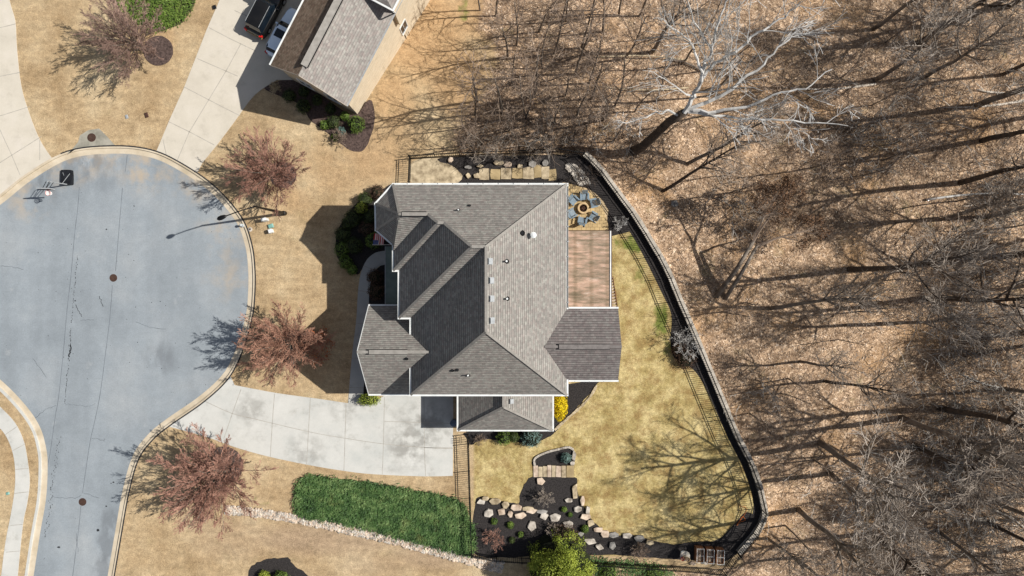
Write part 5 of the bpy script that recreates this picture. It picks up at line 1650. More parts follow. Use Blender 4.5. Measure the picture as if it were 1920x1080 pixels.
# ------------------------------------------------------------------ green blade bed + gravel strip + boulders
M['bed_soil'] = simple('bed_soil', S(44, 50, 30), S(92, 88, 60), 3, 0.95)
bed = catmull([(556, 930), (560, 905), (575, 892), (610, 895), (700, 905), (790, 922), (850, 934), (866, 945), (882, 975), (888, 1010), (884, 1036), (860, 1032), (780, 1012), (700, 990), (620, 972), (575, 965), (556, 955)], 4, True)
bed2 = catmull([(200, -60), (230, 20), (255, 45), (275, 55), (310, 55), (345, 38), (362, 15), (366, -10), (360, -60)], 4, True)
def blades(name, poly, n, label, mat, L=(.28, .5), seed=1, drift=(.2, -.9)):
    r = random.Random(seed); mb = MB()
    xs = [p[0] for p in poly]; ys = [p[1] for p in poly]
    k = 0
    while k < n:
        x, y = r.uniform(min(xs), max(xs)), r.uniform(min(ys), max(ys))
        if not inside((x, y), poly): continue
        if y < -20: k += 1; continue
        if mnoise.noise(Vector((x * .035, y * .035, seed))) + .5 * mnoise.noise(Vector((x * .12, y * .12, seed))) > .30 + .5 * r.random(): k += 1; continue
        k += 1
        c = xy([(x + r.gauss(0, 3.2), y + r.gauss(0, 3.2))])[0]; h0 = r.uniform(.0, .34)
        p = Vector((c[0], c[1], h0))
        a = r.gauss(math.atan2(drift[1], drift[0]), 1.0)
        l = r.uniform(*L)
        d = Vector((math.cos(a), math.sin(a), 0)); s_ = Vector((-d.y, d.x, 0)) * .028
        q = p + d * l * .45 + Vector((0, 0, l * .36)); e = p + d * l + Vector((0, 0, l * .24))
        mb.add([p - s_, p + s_, q + s_ * 1.2, e, q - s_ * 1.2], [(0, 1, 2, 4), (4, 2, 3)])
    o = mb.build(name, mat); tag(o, label, "ground cover", kind='stuff')
    if n > 2000: sheet("bed_soil", rough(poly[::3], 2.5, 3, 5), .02, M['bed_soil'])
blades("grassy_ground_cover", bed, 21000, "dense dark green grassy ground cover filling the long bed below the driveway", M['green_bed'])
bed3 = catmull([(1095, 1042), (1150, 1045), (1200, 1049), (1240, 1056), (1260, 1085), (1130, 1085), (1100, 1060)], 3, True)
blades("grassy_ground_cover", bed3, 900, "patchy green grass along the bottom fence right of the evergreen", M['green_bed'], seed=9)
blades("grassy_ground_cover", bed2, 6000, "green ivy-like ground cover bed at the top edge by the upper left tree", M['green_mid'], (.14, .3), 5)

def rock(mb, c, r, rng, sub=1, flat=False, sz=.6):
    lump(mb, c, (r * rng.uniform(.8, 1.2), r * rng.uniform(.7, 1.1), r * sz), seed=rng.uniform(0, 99), sub=sub, amp=.22, k=1.1, flat=flat)
def crag(mb, c, r2, h, seed):
    """angular quarried block: convex hull of points on a chamfered slab"""
    r = random.Random(seed)
    bm = bmesh.new()
    n = r.randint(4, 6); a0_ = r.uniform(0, 6.28)
    for lvl, sc_, zz in ((0, .96, 0.0), (1, 1.0, h * .78), (2, .93, h)):
        for k in range(n):
            a = a0_ + 2 * math.pi * (k + r.uniform(-.22, .22)) / n
            q = (abs(math.cos(a)) ** 3 + abs(math.sin(a)) ** 3) ** (-1 / 3) * .93
            bm.verts.new((c[0] + math.cos(a) * q * r2[0] * sc_ * r.uniform(.86, 1.04), c[1] + math.sin(a) * q * r2[1] * sc_ * r.uniform(.86, 1.04), c[2] + zz + r.uniform(-.04, .04)))
    res = bmesh.ops.convex_hull(bm, input=bm.verts[:])
    bmesh.ops.delete(bm, geom=[v for v in bm.verts if not v.link_faces], context='VERTS')
    bmesh.ops.recalc_face_normals(bm, faces=bm.faces[:])
    bm.verts.index_update()
    mb.add([v.co.copy() for v in bm.verts], [tuple(v.index for v in f.verts) for f in bm.faces])
    bm.free()
def gravel(name, top, bot, n, r, mats, label, seed=3):
    rng = random.Random(seed)
    ms = [MB() for _ in mats]
    N = len(top)
    for i in range(n):
        f = rng.random() * (N - 1); k = int(f); ft = f - k; w_ = rng.random()
        a = (top[k][0] + (top[k + 1][0] - top[k][0]) * ft, top[k][1] + (top[k + 1][1] - top[k][1]) * ft)
        b_ = (bot[k][0] + (bot[k + 1][0] - bot[k][0]) * ft, bot[k][1] + (bot[k + 1][1] - bot[k][1]) * ft)
        c = xy([(a[0] + (b_[0] - a[0]) * w_ + rng.gauss(0, .6), a[1] + (b_[1] - a[1]) * w_ + rng.gauss(0, .6))])[0]
        rock(ms[i % len(ms)], (c[0], c[1], .05 + rng.random() * .06), rng.uniform(*r), rng, 1)
    root = None
    for mb_, mt in zip(ms, mats):
        o = mb_.build(name, M[mt]); tag(o, label, "gravel", kind='stuff')
gt_ = catmull([(425, 948), (470, 952), (540, 962), (620, 974), (720, 997), (800, 1017), (880, 1040), (945, 1052)], 5)
gb_ = catmull([(423, 963), (480, 968), (545, 978), (620, 994), (720, 1016), (800, 1036), (870, 1056), (940, 1074)], 5)
gravel("stone_strip", gt_, gb_, 2600, (.07, .16), ['stone_pink', 'stone_white'], "tan and pinkish stones filling the curved strip along the bottom of the green bed")
sheet("bed_soil", gt_ + gb_[::-1], .015, M['stone'])
cr_t = catmull([(1062, 308), (1080, 312), (1095, 326), (1106, 344)], 4); cr_b = catmull([(1062, 316), (1072, 326), (1080, 338), (1084, 347)], 4)
gravel("dry_creek_stones", cr_t, cr_b, 420, (.08, .18), ['stone_white', 'stone_grey'], "white and grey stones of the dry creek bed above the patio", 8)

BOULD = [  # px, py, rx, ry (px), material
    (902, 940, 9, 6, 'stone_white'), (910, 934, 8, 5, 'stone'), (928, 939, 13, 7, 'stone'), (948, 946, 8, 8, 'stone'), (968, 951, 12, 7, 'stone_pink'), (990, 953, 13, 5, 'stone'), (1016, 958, 12, 5, 'stone_grey'),
    (916, 961, 10, 9, 'stone_white'), (940, 959, 9, 7, 'stone_pink'), (957, 963, 6, 7, 'stone_pink'), (976, 966, 13, 7, 'stone_pink'), (998, 957, 13, 6, 'stone_pink'), (1020, 967, 9, 9, 'stone_white'), (997, 985, 9, 11, 'stone_white'),
    (1040, 969, 13, 9, 'stone_white'), (1065, 982, 11, 8, 'stone_white'), (1088, 1000, 8, 5, 'stone_grey'), (1106, 1014, 13, 7, 'stone_white'), (1124, 1024, 9, 7, 'stone_white'), (1014, 901, 9, 8, 'stone_pink'),
    (1066, 937, 8, 5, 'stone_white'), (1083, 954, 9, 7, 'stone_white'), (1078, 920, 6, 18, 'stone'), (1098, 968, 12, 7, 'stone_pink'), (1108, 980, 8, 8, 'stone'), (1122, 992, 10, 6, 'stone_pink'), (1134, 1000, 10, 8, 'stone_pink'), (1150, 1002, 11, 6, 'stone_grey'),
    (1176, 1003, 11, 6, 'stone_white'), (1198, 1008, 12, 7, 'stone_grey'), (1218, 1016, 9, 6, 'stone'), (1148, 1022, 7, 9, 'stone_grey'), (1102, 955, 5, 9, 'stone_white'),
    (1092, 938, 5, 11, 'stone_pink'), (1076, 853, 5, 13, 'stone_white'), (1073, 868, 5, 5, 'stone_white'),
    (878, 314, 8, 4, 'stone_grey'), (900, 312, 8, 4, 'stone'), (878, 330, 6, 6, 'stone'), (895, 330, 8, 6, 'stone'), (935, 306, 12, 5, 'stone'), (952, 309, 9, 6, 'stone_pink'), (975, 313, 6, 6, 'stone'), (998, 308, 8, 8, 'stone_grey'), (1022, 306, 7, 7, 'stone_grey'), (1264, 382, 8, 8, 'stone_grey'),  # top-fence row: tree shade put into darker stone colours
    (1298, 1055, 7, 4, 'stone_pink'), (1322, 1054, 5, 4, 'stone_white'), (1082, 283, 6, 5, 'stone'), (845, 300, 6, 6, 'stone_pink'),
]
rr_ = random.Random(6)
where = {0: "lower garden", 1: "side garden"}
COLN = {'stone': 'tan', 'stone_white': 'whitish', 'stone_pink': 'pinkish', 'stone_grey': 'grey'}
for (x, y, rx, ry, mt) in BOULD:
    p = G(x, y)
    size = "large" if rx * ry > 85 else "small"
    shape = "long flat" if max(rx, ry) > 1.7 * min(rx, ry) else "blocky"
    if x < 1060 and y < 400: loc = "between the top fence and the house"
    elif x > 1200 and y < 500: loc = "lying in the leaves behind the patio fence"
    elif y < 880: loc = "at the small bed with the blue-green shrub"
    elif x < 960: loc = "near the left end of the lower garden"
    elif x < 1060: loc = "left of the brown shrub" if y > 915 else "just below the stone steps"
    elif x < 1160: loc = "in the row edging the back lawn" if (y - 893) < (x - 1060) * 1.15 + 12 else "right of the brown shrub"
    else: loc = "at the right end of the lawn-side row"
    if x > 1280 and y > 1000: loc = "at the foot of the planter boxes"
    o = MB(); crag(o, (p.x, p.y, p.z), (rx / 20 * .98, ry / 20 * .98), .22, int(x * 37 + y))
    ob = o.build("boulder", M[mt])
    tag(ob, "%s %s %s boulder %s" % (size, shape, COLN[mt], loc), "boulder", "garden boulders")

seen = {}
for o in [q for q in C.objects if q.get('group') == "garden boulders"]: seen.setdefault(o['label'], []).append(o)
for lb, lst in seen.items():
    if len(lst) > 1:
        lst.sort(key=lambda q: sum(v.co.x for v in q.data.vertices) / len(q.data.vertices))
        for k, o in enumerate(lst): o['label'] = ORD[k] + " from the left: " + lb
# bed edging stones round the small bed
ed = catmull([(1003, 873), (1002, 861), (1012, 853), (1030, 846), (1050, 841), (1066, 838), (1075, 843)], 4)
mb = MB()
for i in range(len(ed) - 1):
    a, b_ = xy([ed[i], ed[i + 1]])
    m_ = ((a[0] + b_[0]) / 2, (a[1] + b_[1]) / 2)
    mb.box((m_[0], m_[1], .07), (math.hypot(b_[0] - a[0], b_[1] - a[1]) * .95, .16 + rr_.random() * .05, .2), rz=math.atan2(b_[1] - a[1], b_[0] - a[0]))
tag(mb.build("bed_edging", M['stone_white']), "thin curved pale stone edging round the small bed above the steps", "edging")
ed = catmull([(1119, 722), (1106, 744), (1085, 766), (1062, 786), (1040, 806)], 4)
mb = MB()
for i in range(len(ed) - 1):
    a, b_ = xy([ed[i], ed[i + 1]])
    mb.box(((a[0] + b_[0]) / 2, (a[1] + b_[1]) / 2, .05), (math.hypot(b_[0] - a[0], b_[1] - a[1]) * .95, .14 + rr_.random() * .14, .12), rz=math.atan2(b_[1] - a[1], b_[0] - a[0]))
tag(mb.build("bed_edging", M['stone']), "tan flat stone edging between the yellow shrub bed and the back lawn", "edging")
# stone steps
stp = thing("stone_steps", W(1037, 883, 0), "flight of tan stone slabs across the lower garden below the small bed", "steps")
xs_ = [1000, 1009, 1018, 1026, 1034, 1042, 1052, 1061, 1076]
for i in range(8):
    mt = ['stone_pink', 'stone', 'stone', 'stone_pink', 'stone', 'stone_pink', 'stone', 'tan_pave'][i]
    c = xy([((xs_[i] + xs_[i + 1]) / 2, 883 + rr_.uniform(-1, 1))])[0]
    MB().box((c[0], c[1], .04 + .035 * i), ((xs_[i + 1] - xs_[i]) / 20 * .93, 1.02 + rr_.uniform(-.08, .1), .12 + .02 * i), rz=rr_.uniform(-.03, .03)).build("step_slab", M[mt], stp)
# slab path in the side garden
sp = thing("flagstone_path", W(970, 326, 0), "curved path of large tan flagstones between the house and the top fence", "path")
xx = 908
fl_ = [(908, 327, 20, 22), (929, 327, 19, 20), (949, 326, 20, 22), (970, 325, 20, 21), (991, 325, 20, 22), (1008, 322, 14, 24), (1022, 324, 15, 24), (1036, 328, 14, 22)]
for i, (x, y, w_, h_) in enumerate(fl_):
    pts = []
    for (dx, dy) in ((-1, -1), (0, -1.05), (1, -1), (1.03, 0), (1, 1), (0, 1.04), (-1, 1), (-1.03, 0)):
        pts.append((x + dx * w_ / 2 * .96 + rr_.uniform(-.7, .7), y + dy * h_ / 2 * .95 + rr_.uniform(-1, 1)))
    MB().prism(xy(pts), 0, .09 + rr_.uniform(0, .02)).build("flagstone", M['tan_pave' if i % 2 else 'stone'], sp)
sheet("side_lawn", rough([(775, 302), (845, 298), (850, 312), (868, 330), (858, 350), (775, 345)], .8), .010, M['tan_dirt'] if 'tan_dirt' in M else M['stone'])
# patio
sheet("patio", catmull([(1050, 345), (1085, 350), (1108, 362), (1124, 380), (1135, 405), (1134, 436), (1050, 436), (1045, 400)], 4, True), .05, M['pave'], z0=0)
fpit = thing("fire_pit", W(1093, 391, 0), "round tan stone fire pit with charred logs in the middle of the patio", "fire pit")
c = W(1093, 391, 0)
MB().lathe(c, [(.36, .1), (.36, .38), (.40, .40), (.52, .40), (.54, .36), (.54, .0)], 28).build("stone_ring", M['ring'], fpit)
MB().lathe(c, [(.0, .16), (.36, .12)], 20).build("ash_bed", M['char'], fpit)
mb = MB()
for k in range(6):
    a = k * 1.05; mb.tube([c + Vector((math.cos(a) * .28, math.sin(a) * .28, .16)), c + Vector((-math.cos(a + .4) * .2, -math.sin(a + .4) * .2, .34))], .045, 6)
mb.build("logs", M['char'], fpit)
chr_ = thing("garden_chair", (0, 0, 0), "x", "chair")
mb = MB()      # faces -Y
for k in range(5):
    mb.box((-.24 + .12 * k, -.02, .36), (.105, .52, .025), M4=Matrix.Rotation(.16, 4, 'X'))
mb.build("seat", M['chair_blue'], chr_)
mb = MB()
for k in range(5):
    x = -.24 + .12 * k
    mb.box((x, .40, .68 - abs(x) * .25), (.10, .03, .75 - abs(x) * .5), M4=Matrix.Rotation(-.42, 4, 'X') @ Matrix.Rotation(0, 4, 'Z'))
mb.bar((-.3, .36, .55), (.3, .36, .55), .04, .05); mb.build("backrest", M['chair_blue'], chr_)
for sx in (-1, 1):
    MB().box((sx * .37, -.02, .56), (.12, .66, .03)).build("armrest", M['chair_blue'], chr_)
    MB().box((sx * .34, -.28, .28), (.04, .10, .56)).build("leg", M['chair_blue'], chr_)
    MB().bar((sx * .33, -.25, .30), (sx * .33, .55, .06), .04, .10).build("leg", M['chair_blue'], chr_)
remember(chr_)
CH = [(1076, 376, "in tree shade at the upper left of the fire pit"), (1096, 369, "in tree shade directly above the fire pit"), (1113, 381, "at the upper right of the fire pit, nearest the fence"), (1073, 400, "at the lower left of the fire pit, nearest the house wall"), (1092, 413, "below the fire pit, nearest the deck"), (1112, 406, "at the lower right of the fire pit")]
for i, (x, y, l_) in enumerate(CH):
    p = W(x, y, .4); p.z = .05
    d = (c - p); rz = math.atan2(d.y, d.x) + math.pi / 2
    o = chr_ if i == 0 else copy_tree(chr_, p, rz)
    o.location = p; o.rotation_euler = (0, 0, rz + (-.1, .15, -.2, .1, -.12, .2)[i])
    tag(o, "blue-grey slatted garden chair " + l_, "chair", "garden chairs round the fire pit")

# ------------------------------------------------------------------ shrubs
for (x, y, r, h, mt, lab) in [
    (671, 236, .82, 1.2, 'green_mid', "largest round green shrub at the corner of the neighbour's house"), (627, 231, .62, .9, 'green_dark', "olive round shrub left of the largest shrub in the neighbour's bed"),
    (611, 236, .45, .7, 'green_mid', "bright green narrow shrub at the left of the neighbour's corner bed"), (648, 219, .42, .6, 'green_mid', "small green shrub against the neighbour's gable corner"),
    (629, 259, .36, .5, 'green_mid', "small green ball shrub at the bottom of the neighbour's bed"), (641, 247, .42, .5, 'green_blue', "loose pale green shrub in the middle of the neighbour's bed"),
    (545, 182, .62, .9, 'green_dark', "round shrub in shade by the left part of the neighbour's gable"), (572, 202, .68, 1.0, 'green_dark', "round shrub in shade below the neighbour's gable, lowest of the shaded group"),
    (572, 174, .5, .8, 'green_dark', "round shrub in shade close to the neighbour's gable wall"), (597, 190, .5, .8, 'green_dark', "round shrub in shade in the middle of the neighbour's gable bed"), (622, 206, .5, .8, 'green_dark', "round shrub in shade at the right of the neighbour's gable bed"),
    (668, 461, .78, 1.2, 'green_dark', "round clipped shrub in the shaded front bed, left of the flag"), (703, 452, .8, 1.3, 'green_mid', "round clipped shrub under the flag at the front of the house"),
    (760 - 55, 520, .78, 1.0, 'brown_shrub', "brown shrub by the porch, upper of two beside the front walk"), (708, 546, .85, 1.0, 'brown_shrub', "brown shrub by the porch, lower of two beside the front walk"),
    (686, 376, .7, 1.2, 'green_dark', "dark shrub at the top of the front bed"), (710, 362, .7, 1.3, 'brown_shrub', "dark brownish shrub beside the upper bay corner"), (682, 392, .5, 1.9, 'green_lime', "sunlit yellow-green shrub in front of the bay"),
    (665, 410, .85, 1.3, 'green_dark', "broad dark shrub in the front bed below the sunlit one"), (696, 408, .7, 1.2, 'green_dark', "dark shrub close to the bay of the house"), (690, 430, .7, 1.1, 'brown_shrub', "brownish shrub in shade in the middle of the front bed"),
    (645, 440, .75, .9, 'green_dark', "low olive shrub at the left edge of the front bed"), (643, 468, .72, .9, 'green_mid', "low green shrub at the lower left edge of the front bed"), (650, 492, .65, .8, 'green_mid', "low green shrub near the lowest point of the front bed"), (662, 506, .5, .7, 'green_mid', "small green shrub at the bottom tip of the front bed"), (655, 420, .6, .9, 'green_dark', "dark olive shrub on the upper left edge of the front bed"),
    (946, 818, .72, 1.1, 'green_mid', "olive green shrub below the small roof, left of a pair"), (963, 817, .5, 1.1, 'green_dark', "narrow olive shrub below the small roof, in the middle"), (996, 818, .95, 1.2, 'green_blue', "dark blue-green shrub below the small roof, right of a pair"),
    (1061, 857, .5, .7, 'green_blue', "blue-green shrub in the small stone-edged bed"), (1058, 1003, 1.25, 1.6, 'brown_shrub', "large brown shrub between boulders above the big evergreen"),
    (927, 976, .32, .45, 'green_mid', "small green plant in mulch, leftmost in the lower garden"), (957, 983, .32, .45, 'green_mid', "small green plant in mulch, second from the left in the lower garden"), (976, 1001, .28, .4, 'green_mid', "small green plant in mulch, nearest the evergreen's shadow"),
    (1058, 954, .25, .4, 'green_mid', "small green plant in mulch above the boulder row"), (1069, 964, .22, .35, 'green_mid', "smaller green plant right beside another above the boulder row"), (1096, 990, .36, .55, 'green_mid', "green plant in mulch near the inner boulder row"), (960, 1011, .3, .4, 'green_dark', "dark green plant half in the evergreen's shadow"),
    (1284, 672, .95, 1.0, 'brown_shrub', "rounded brown shrub at the bend of the back wall"), (1270, 655, .7, .9, 'brown_shrub', "sparse brown shrub in mulch above the bend of the back wall"),
    (498, 1078, .55, .9, 'green_lime', "lime green shrub at the bottom edge in the dark ring bed, left"), (530, 1082, .8, 1.0, 'green_mid', "green shrub at the bottom edge in the dark ring bed, right"),
    (1140, 1072, .9, .7, 'green_mid', "low green shrub on the slope right of the evergreen"), (1225, 1078, .9, .6, 'green_mid', "low green shrub at the bottom edge below the fence"),
]:
    shrub(x, y, r, h, mt, lab, n=int(700 + r * r * 1600), size=.10 if r > .4 else .08)
shrub(695, 747, 1.0, 1.3, 'green_lime', "bright lime green hedge shrub where the driveway meets the garage wing", ell=(1.05, .6), n=2200)
shrub(1049, 760, 1.0, 1.3, 'yellow_leaf', "brilliant yellow flowering shrub against the small wing of the house", ell=(.72, 1.3), n=3800, core='core_y', shell=.8)

# big evergreen at the bottom edge
ev = thing("evergreen_tree", G(1050, 1050), "large bright green evergreen tree at the bottom edge of the lower garden", "tree")
rg = random.Random(21)
base = G(1050, 1050)
mb = MB(); core = MB()
spots = []
for k in range(130):
    a = rg.uniform(0, 6.28); f = rg.random() ** .7
    zz = .5 + f * 5.2
    R_ = 3.35 * (1 - (zz / 6.8) ** 1.8) + .2
    q = base + Vector((math.cos(a) * R_ * rg.uniform(.55, .95), math.sin(a) * R_ * rg.uniform(.55, .95), zz))
    s_ = rg.uniform(.5, .85)
    leafcloud(mb, q, (s_, s_, s_ * .8), 300, .12, rg, .35)
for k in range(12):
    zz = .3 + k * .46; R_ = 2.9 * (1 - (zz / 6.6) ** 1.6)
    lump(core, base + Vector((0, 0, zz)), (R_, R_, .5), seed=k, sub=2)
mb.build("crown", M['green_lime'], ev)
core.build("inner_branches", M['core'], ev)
MB().tube([base - Vector((0, 0, .2)), base + Vector((0, 0, 5.4))], [.2, .05], 8).build("trunk", M['bark_dark'], ev)

# bare shrubs in the yard: small twiggy plants
def twiggy(px, py, h, label, mat='twig', n=9, seed=1, cat="shrub", lean=(0, 0, 1)):
    p = G(px, py); o = thing("bare_shrub", p, label, cat)
    t_ = Tree(seed); P2 = PT(seg=[4, 3, 2, 2], maxd=3, kids=[(5, 6), (4, 5), (3, 3)], tdepth=-1, rmin=.010, span=[(.25, 1)] * 3, len=[(.45, .65)] * 3, wob=[.12, .16, .2])
    for k in range(n):
        a = k * 2.4; t_.limb(p, Vector((math.cos(a) * .6, math.sin(a) * .6, .8)) + Vector(lean) * .4, h, .03, 0, P2)
    t_.K.build("branches", M[mat], o)
    return o
twiggy(1280, 640, 2.2, "pale bare shrub in the mulch strip beside the back wall", 'bark_pale', 6, 41)
twiggy(926, 1004, 1.5, "leafless reddish shrub at the left of the lower garden", 'twig_red', 7, 42)
twiggy(1018, 930, 1.3, "leafless shrub in the black mulch below the stone steps", 'twig', 6, 43)
twiggy(1035, 990, 1.1, "leafless twiggy shrub left of the large brown shrub", 'twig', 6, 44)
twiggy(1195, 1028, 1.4, "leafless brown shrub in mulch near the right end of the lower garden", 'twig_brown', 8, 45)
twiggy(640, 262, 1.2, "leafless tangled shrub at the bottom of the neighbour's bed", 'twig_brown', 7, 46)
twiggy(1160, 420, 1.0, "small leafless shrub in the mulch right of the patio", 'bark_pale', 6, 47)
twiggy(520, 168, .9, "straw-coloured ornamental grass in shade beside the neighbour's gable", 'stone', 10, 48)
twiggy(900, 822, .8, "small bent leafless shrub beside the gate by the driveway", 'twig_brown', 5, 49)
for k, (x, y) in enumerate([(893, 285), (1090, 340), (940, 290), (1010, 292)]):
    twiggy(x, y, 2.2, ["leafless shrub by the top fence, leftmost", "leafless dark shrub beside the dry creek", "leafless shrub by the top fence above the pinkish boulder", "leafless shrub by the top fence above the grey boulders"][k], 'bark_dark' if k == 1 else 'twig', 5, 60 + k)

# orange-leaved twigs at the edge of the third street tree
ob = thing("orange_leaved_shrub", G(606, 640), "bushy young tree edge with orange-brown dry leaves beside the house shadow", "shrub")
mb = MB(); rl = random.Random(8)
p = G(606, 645); t_ = Tree(91); P2 = PT(seg=[4, 3, 2, 2], maxd=3, kids=[(7, 8), (5, 6), (3, 3)], tdepth=-1, rmin=.010, span=[(.25, 1)] * 3, len=[(.45, .65)] * 3)
for k in range(6): t_.limb(p, Vector((math.cos(k * 1.05) * .6, math.sin(k * 1.05) * .9, 1)), 1.9, .03, 0, P2)
t_.K.build("branches", M['twig_red'], ob)
for tip in t_.tips:
    leafcloud(mb, tip, (.1, .1, .1), 1, .14, rl, .1)
mb.build("dry_leaves", M['orange_leaf'], ob)

# ------------------------------------------------------------------ street furniture
lp = W(534, 400, 0)
lamp = thing("street_lamp", lp, "tall black street lamp with one long arm reaching over the road", "street lamp")
top = lp + Vector((0, 0, 7.5))
MB().tube([lp, lp + Vector((0, 0, .5)), lp + Vector((0, 0, .55)), top], [.17, .16, .11, .065], 12).build("pole", M['black'], lamp)
headp = W(413, 408.5, 7.9)
top2 = W(477, 387, 7.5)
top = top2
MB().tube([lp, top2], [.11, .065], 12)
lamp.children[0].data = MB().tube([lp, lp.lerp(top2, .07), lp.lerp(top2, .075), top2], [.22, .21, .15, .075], 12).build("tmp_pole", M['black']).data
bpy.data.objects.remove(bpy.data.objects["tmp_pole"])
arm_end = top.lerp(headp, .82)
MB().tube([top - Vector((0, 0, .1)), top.lerp(arm_end, .5) + Vector((0, 0, .12)), arm_end], [.06, .05, .045], 8).build("arm", M['black'], lamp)
dd = (headp - top); dd.z = 0; ang = math.atan2(dd.y, dd.x)
hd = MB()
for s_, w_, zz in ((0, .10, .06), (.18, .22, .09), (.5, .28, .09), (.78, .16, .05)):
    pass
Mx = Matrix.Translation(arm_end) @ Matrix.Rotation(ang, 4, 'Z')
prof = [(0, .06, .04), (.15, .15, .08), (.45, .2, .1), (.7, .17, .08), (.82, .06, .04)]
vs_ = []; fs = []
for (x, hw, hh) in prof:
    for k in range(8):
        a = k * math.pi / 4
        vs_.append(Mx @ Vector((x, math.cos(a) * hw, math.sin(a) * hh)))
for i in range(4):
    for k in range(8):
        fs.append((i * 8 + k, i * 8 + (k + 1) % 8, (i + 1) * 8 + (k + 1) % 8, (i + 1) * 8 + k))
fs += [tuple(range(7, -1, -1)), tuple(range(32, 40))]
hd.add(vs_, fs); hd.build("lamp_head", M['black'], lamp, True)
# basketball hoop
bp = W(125, 333, 0); bp.z = RZ
hoop = thing("basketball_hoop", (bp.x, bp.y, RZ), "portable basketball hoop with black base standing at the edge of the cul-de-sac", "basketball hoop")
mb = MB(); pts = catmull([(116, 322), (118, 319), (133, 319), (136, 322), (136.5, 342), (134, 347), (118, 347), (115.5, 343)], 3, True)
mb.prism(xy(pts), RZ, RZ + .30); hb = mb.build("base", M['dgrey'], hoop)
pb = W(127, 346, 0); pb.z = RZ
ptop = pb + Vector((0, -.15, 2.9))
mb = MB(); mb.tube([pb + Vector((0, 0, .15)), ptop], .055, 10); mb.build("pole", M['lgrey'], hoop)
mb = MB(); mb.bar(pb + Vector((0, .1, .2)), pb + Vector((-.35, 1.1, .32)), .03); mb.bar(pb + Vector((0, 0, .9)), pb + Vector((.3, 1.0, .3)), .03); mb.build("brace", M['lgrey'], hoop)
bc = ptop + Vector((0.05, -.72, .35))
mb = MB(); mb.box(bc, (1.12, .05, .78)); bbd = mb.build("backboard", M['dgrey'], hoop)
MB().box(bc + Vector((0, 0, .405)), (1.16, .09, .03)).box(bc + Vector((0, 0, -.405)), (1.16, .09, .03)).box(bc + Vector((.575, 0, 0)), (.03, .09, .78)).box(bc + Vector((-.575, 0, 0)), (.03, .09, .78)).build("frame", M['lgrey'], bbd)
mb = MB()
for sx in (-.14, .14):
    mb.bar(ptop + Vector((sx, 0, 0)), bc + Vector((sx, .03, .2)), .035); mb.bar(ptop + Vector((sx, 0, -.55)), bc + Vector((sx, .03, -.2)), .035)
mb.build("arm", M['black'], hoop)
rim = bc + Vector((0, -.3, -.28))
mb = MB(); ring_ = [rim + Vector((.23 * math.cos(k * .3927), .23 * math.sin(k * .3927), 0)) for k in range(17)]
mb.tube(ring_, .014, 6); mb.box(rim + Vector((0, .24, 0)), (.14, .1, .04)); rm = mb.build("rim", M['rim'], hoop)
mb = MB()
for k in range(16):
    a = k * .3927
    for s_ in (-1, 1):
        mb.tube([rim + Vector((.23 * math.cos(a), .23 * math.sin(a), 0)), rim + Vector((.15 * math.cos(a + s_ * .4), .15 * math.sin(a + s_ * .4), -.22)), rim + Vector((.12 * math.cos(a), .12 * math.sin(a), -.42))], .012, 3, cap=False)
mb.build("net", M['net'], rm)

def small(name, px, py, build, label, cat, z_=0.0):
    p = W(px, py, 0); p.z = z_
    o = thing(name, p, label, cat); build(o, p); return o
def manhole(o, p, r=.36):
    MB().lathe(p, [(0, .012), (r * .86, .012), (r * .86, .004), (r, .010), (r, -.01)], 28).build("cover", M['iron'], o)
    mb = MB()
    for k in range(-2, 3):
        hw = math.sqrt(max(0, (r * .8) ** 2 - (k * .12) ** 2)); mb.box((p.x, p.y + k * .12, p.z + .016), (2 * hw, .03, .008))
    mb.build("grip_pattern", M['bark_dark'], o)
small("manhole_cover", 211, 521, lambda o, p: manhole(o, p), "rusty round manhole cover in the middle of the cul-de-sac", "manhole cover", RZ + .002)
small("manhole_cover", 153, 942, lambda o, p: manhole(o, p), "rusty round manhole cover in the road near the bottom edge", "manhole cover", RZ + .002)
small("manhole_cover", 172, 258, lambda o, p: manhole(o, p, .40), "rusty round cover on the stained concrete storm inlet", "manhole cover", .028)
def pedestal(o, p, s=(.3, .3, .7), mt='white'):
    MB().box(p + Vector((0, 0, s[2] / 2)), s, rz=.3, taper=.92).build("cabinet", M[mt], o)
    MB().box(p + Vector((0, 0, s[2] + .03)), (s[0] * 1.08, s[1] * 1.08, .06), rz=.3, taper=.7).build("lid", M[mt], o)
small("utility_pedestal", 500, 413, lambda o, p: pedestal(o, p, (.42, .26, .9)), "white utility pedestal just below the street lamp's pole", "utility box")
small("utility_pedestal", 510, 434, lambda o, p: pedestal(o, p, (.34, .34, .55)), "squat white utility pedestal below the teal box", "utility box")
small("utility_box", 508.5, 424, lambda o, p: pedestal(o, p, (.46, .36, .16), 'teal'), "low teal utility box between two white pedestals on the lawn", "utility box")
small("meter_box", 275, 216, lambda o, p: pedestal(o, p, (.3, .45, .05), 'iron'), "small dark brown meter lid in the upper left lawn", "utility box")
small("meter_box", 238, 219, lambda o, p: pedestal(o, p, (.24, .36, .04), 'lgrey'), "small pale grey meter lid in the upper left lawn", "utility box")
small("meter_box", 403, 14, lambda o, p: pedestal(o, p, (.3, .34, .12), 'dgrey'), "small black box at the top beside the neighbour's driveway", "utility box")
small("meter_box", 15, 925, lambda o, p: pedestal(o, p, (.3, .24, .04), 'teal'), "small pale blue lid in the lawn at lower left", "utility box")
def hydrantish(o, p):
    MB().lathe(p, [(.16, 0), (.16, .05), (.10, .06), (.10, .42), (.13, .44), (.12, .52), (.05, .6), (0, .6)], 14).build("body", M['pale'], o)
    MB().tube([p + Vector((-.18, 0, .35)), p + Vector((.18, 0, .35))], .05, 8).build("outlet", M['pale'], o)
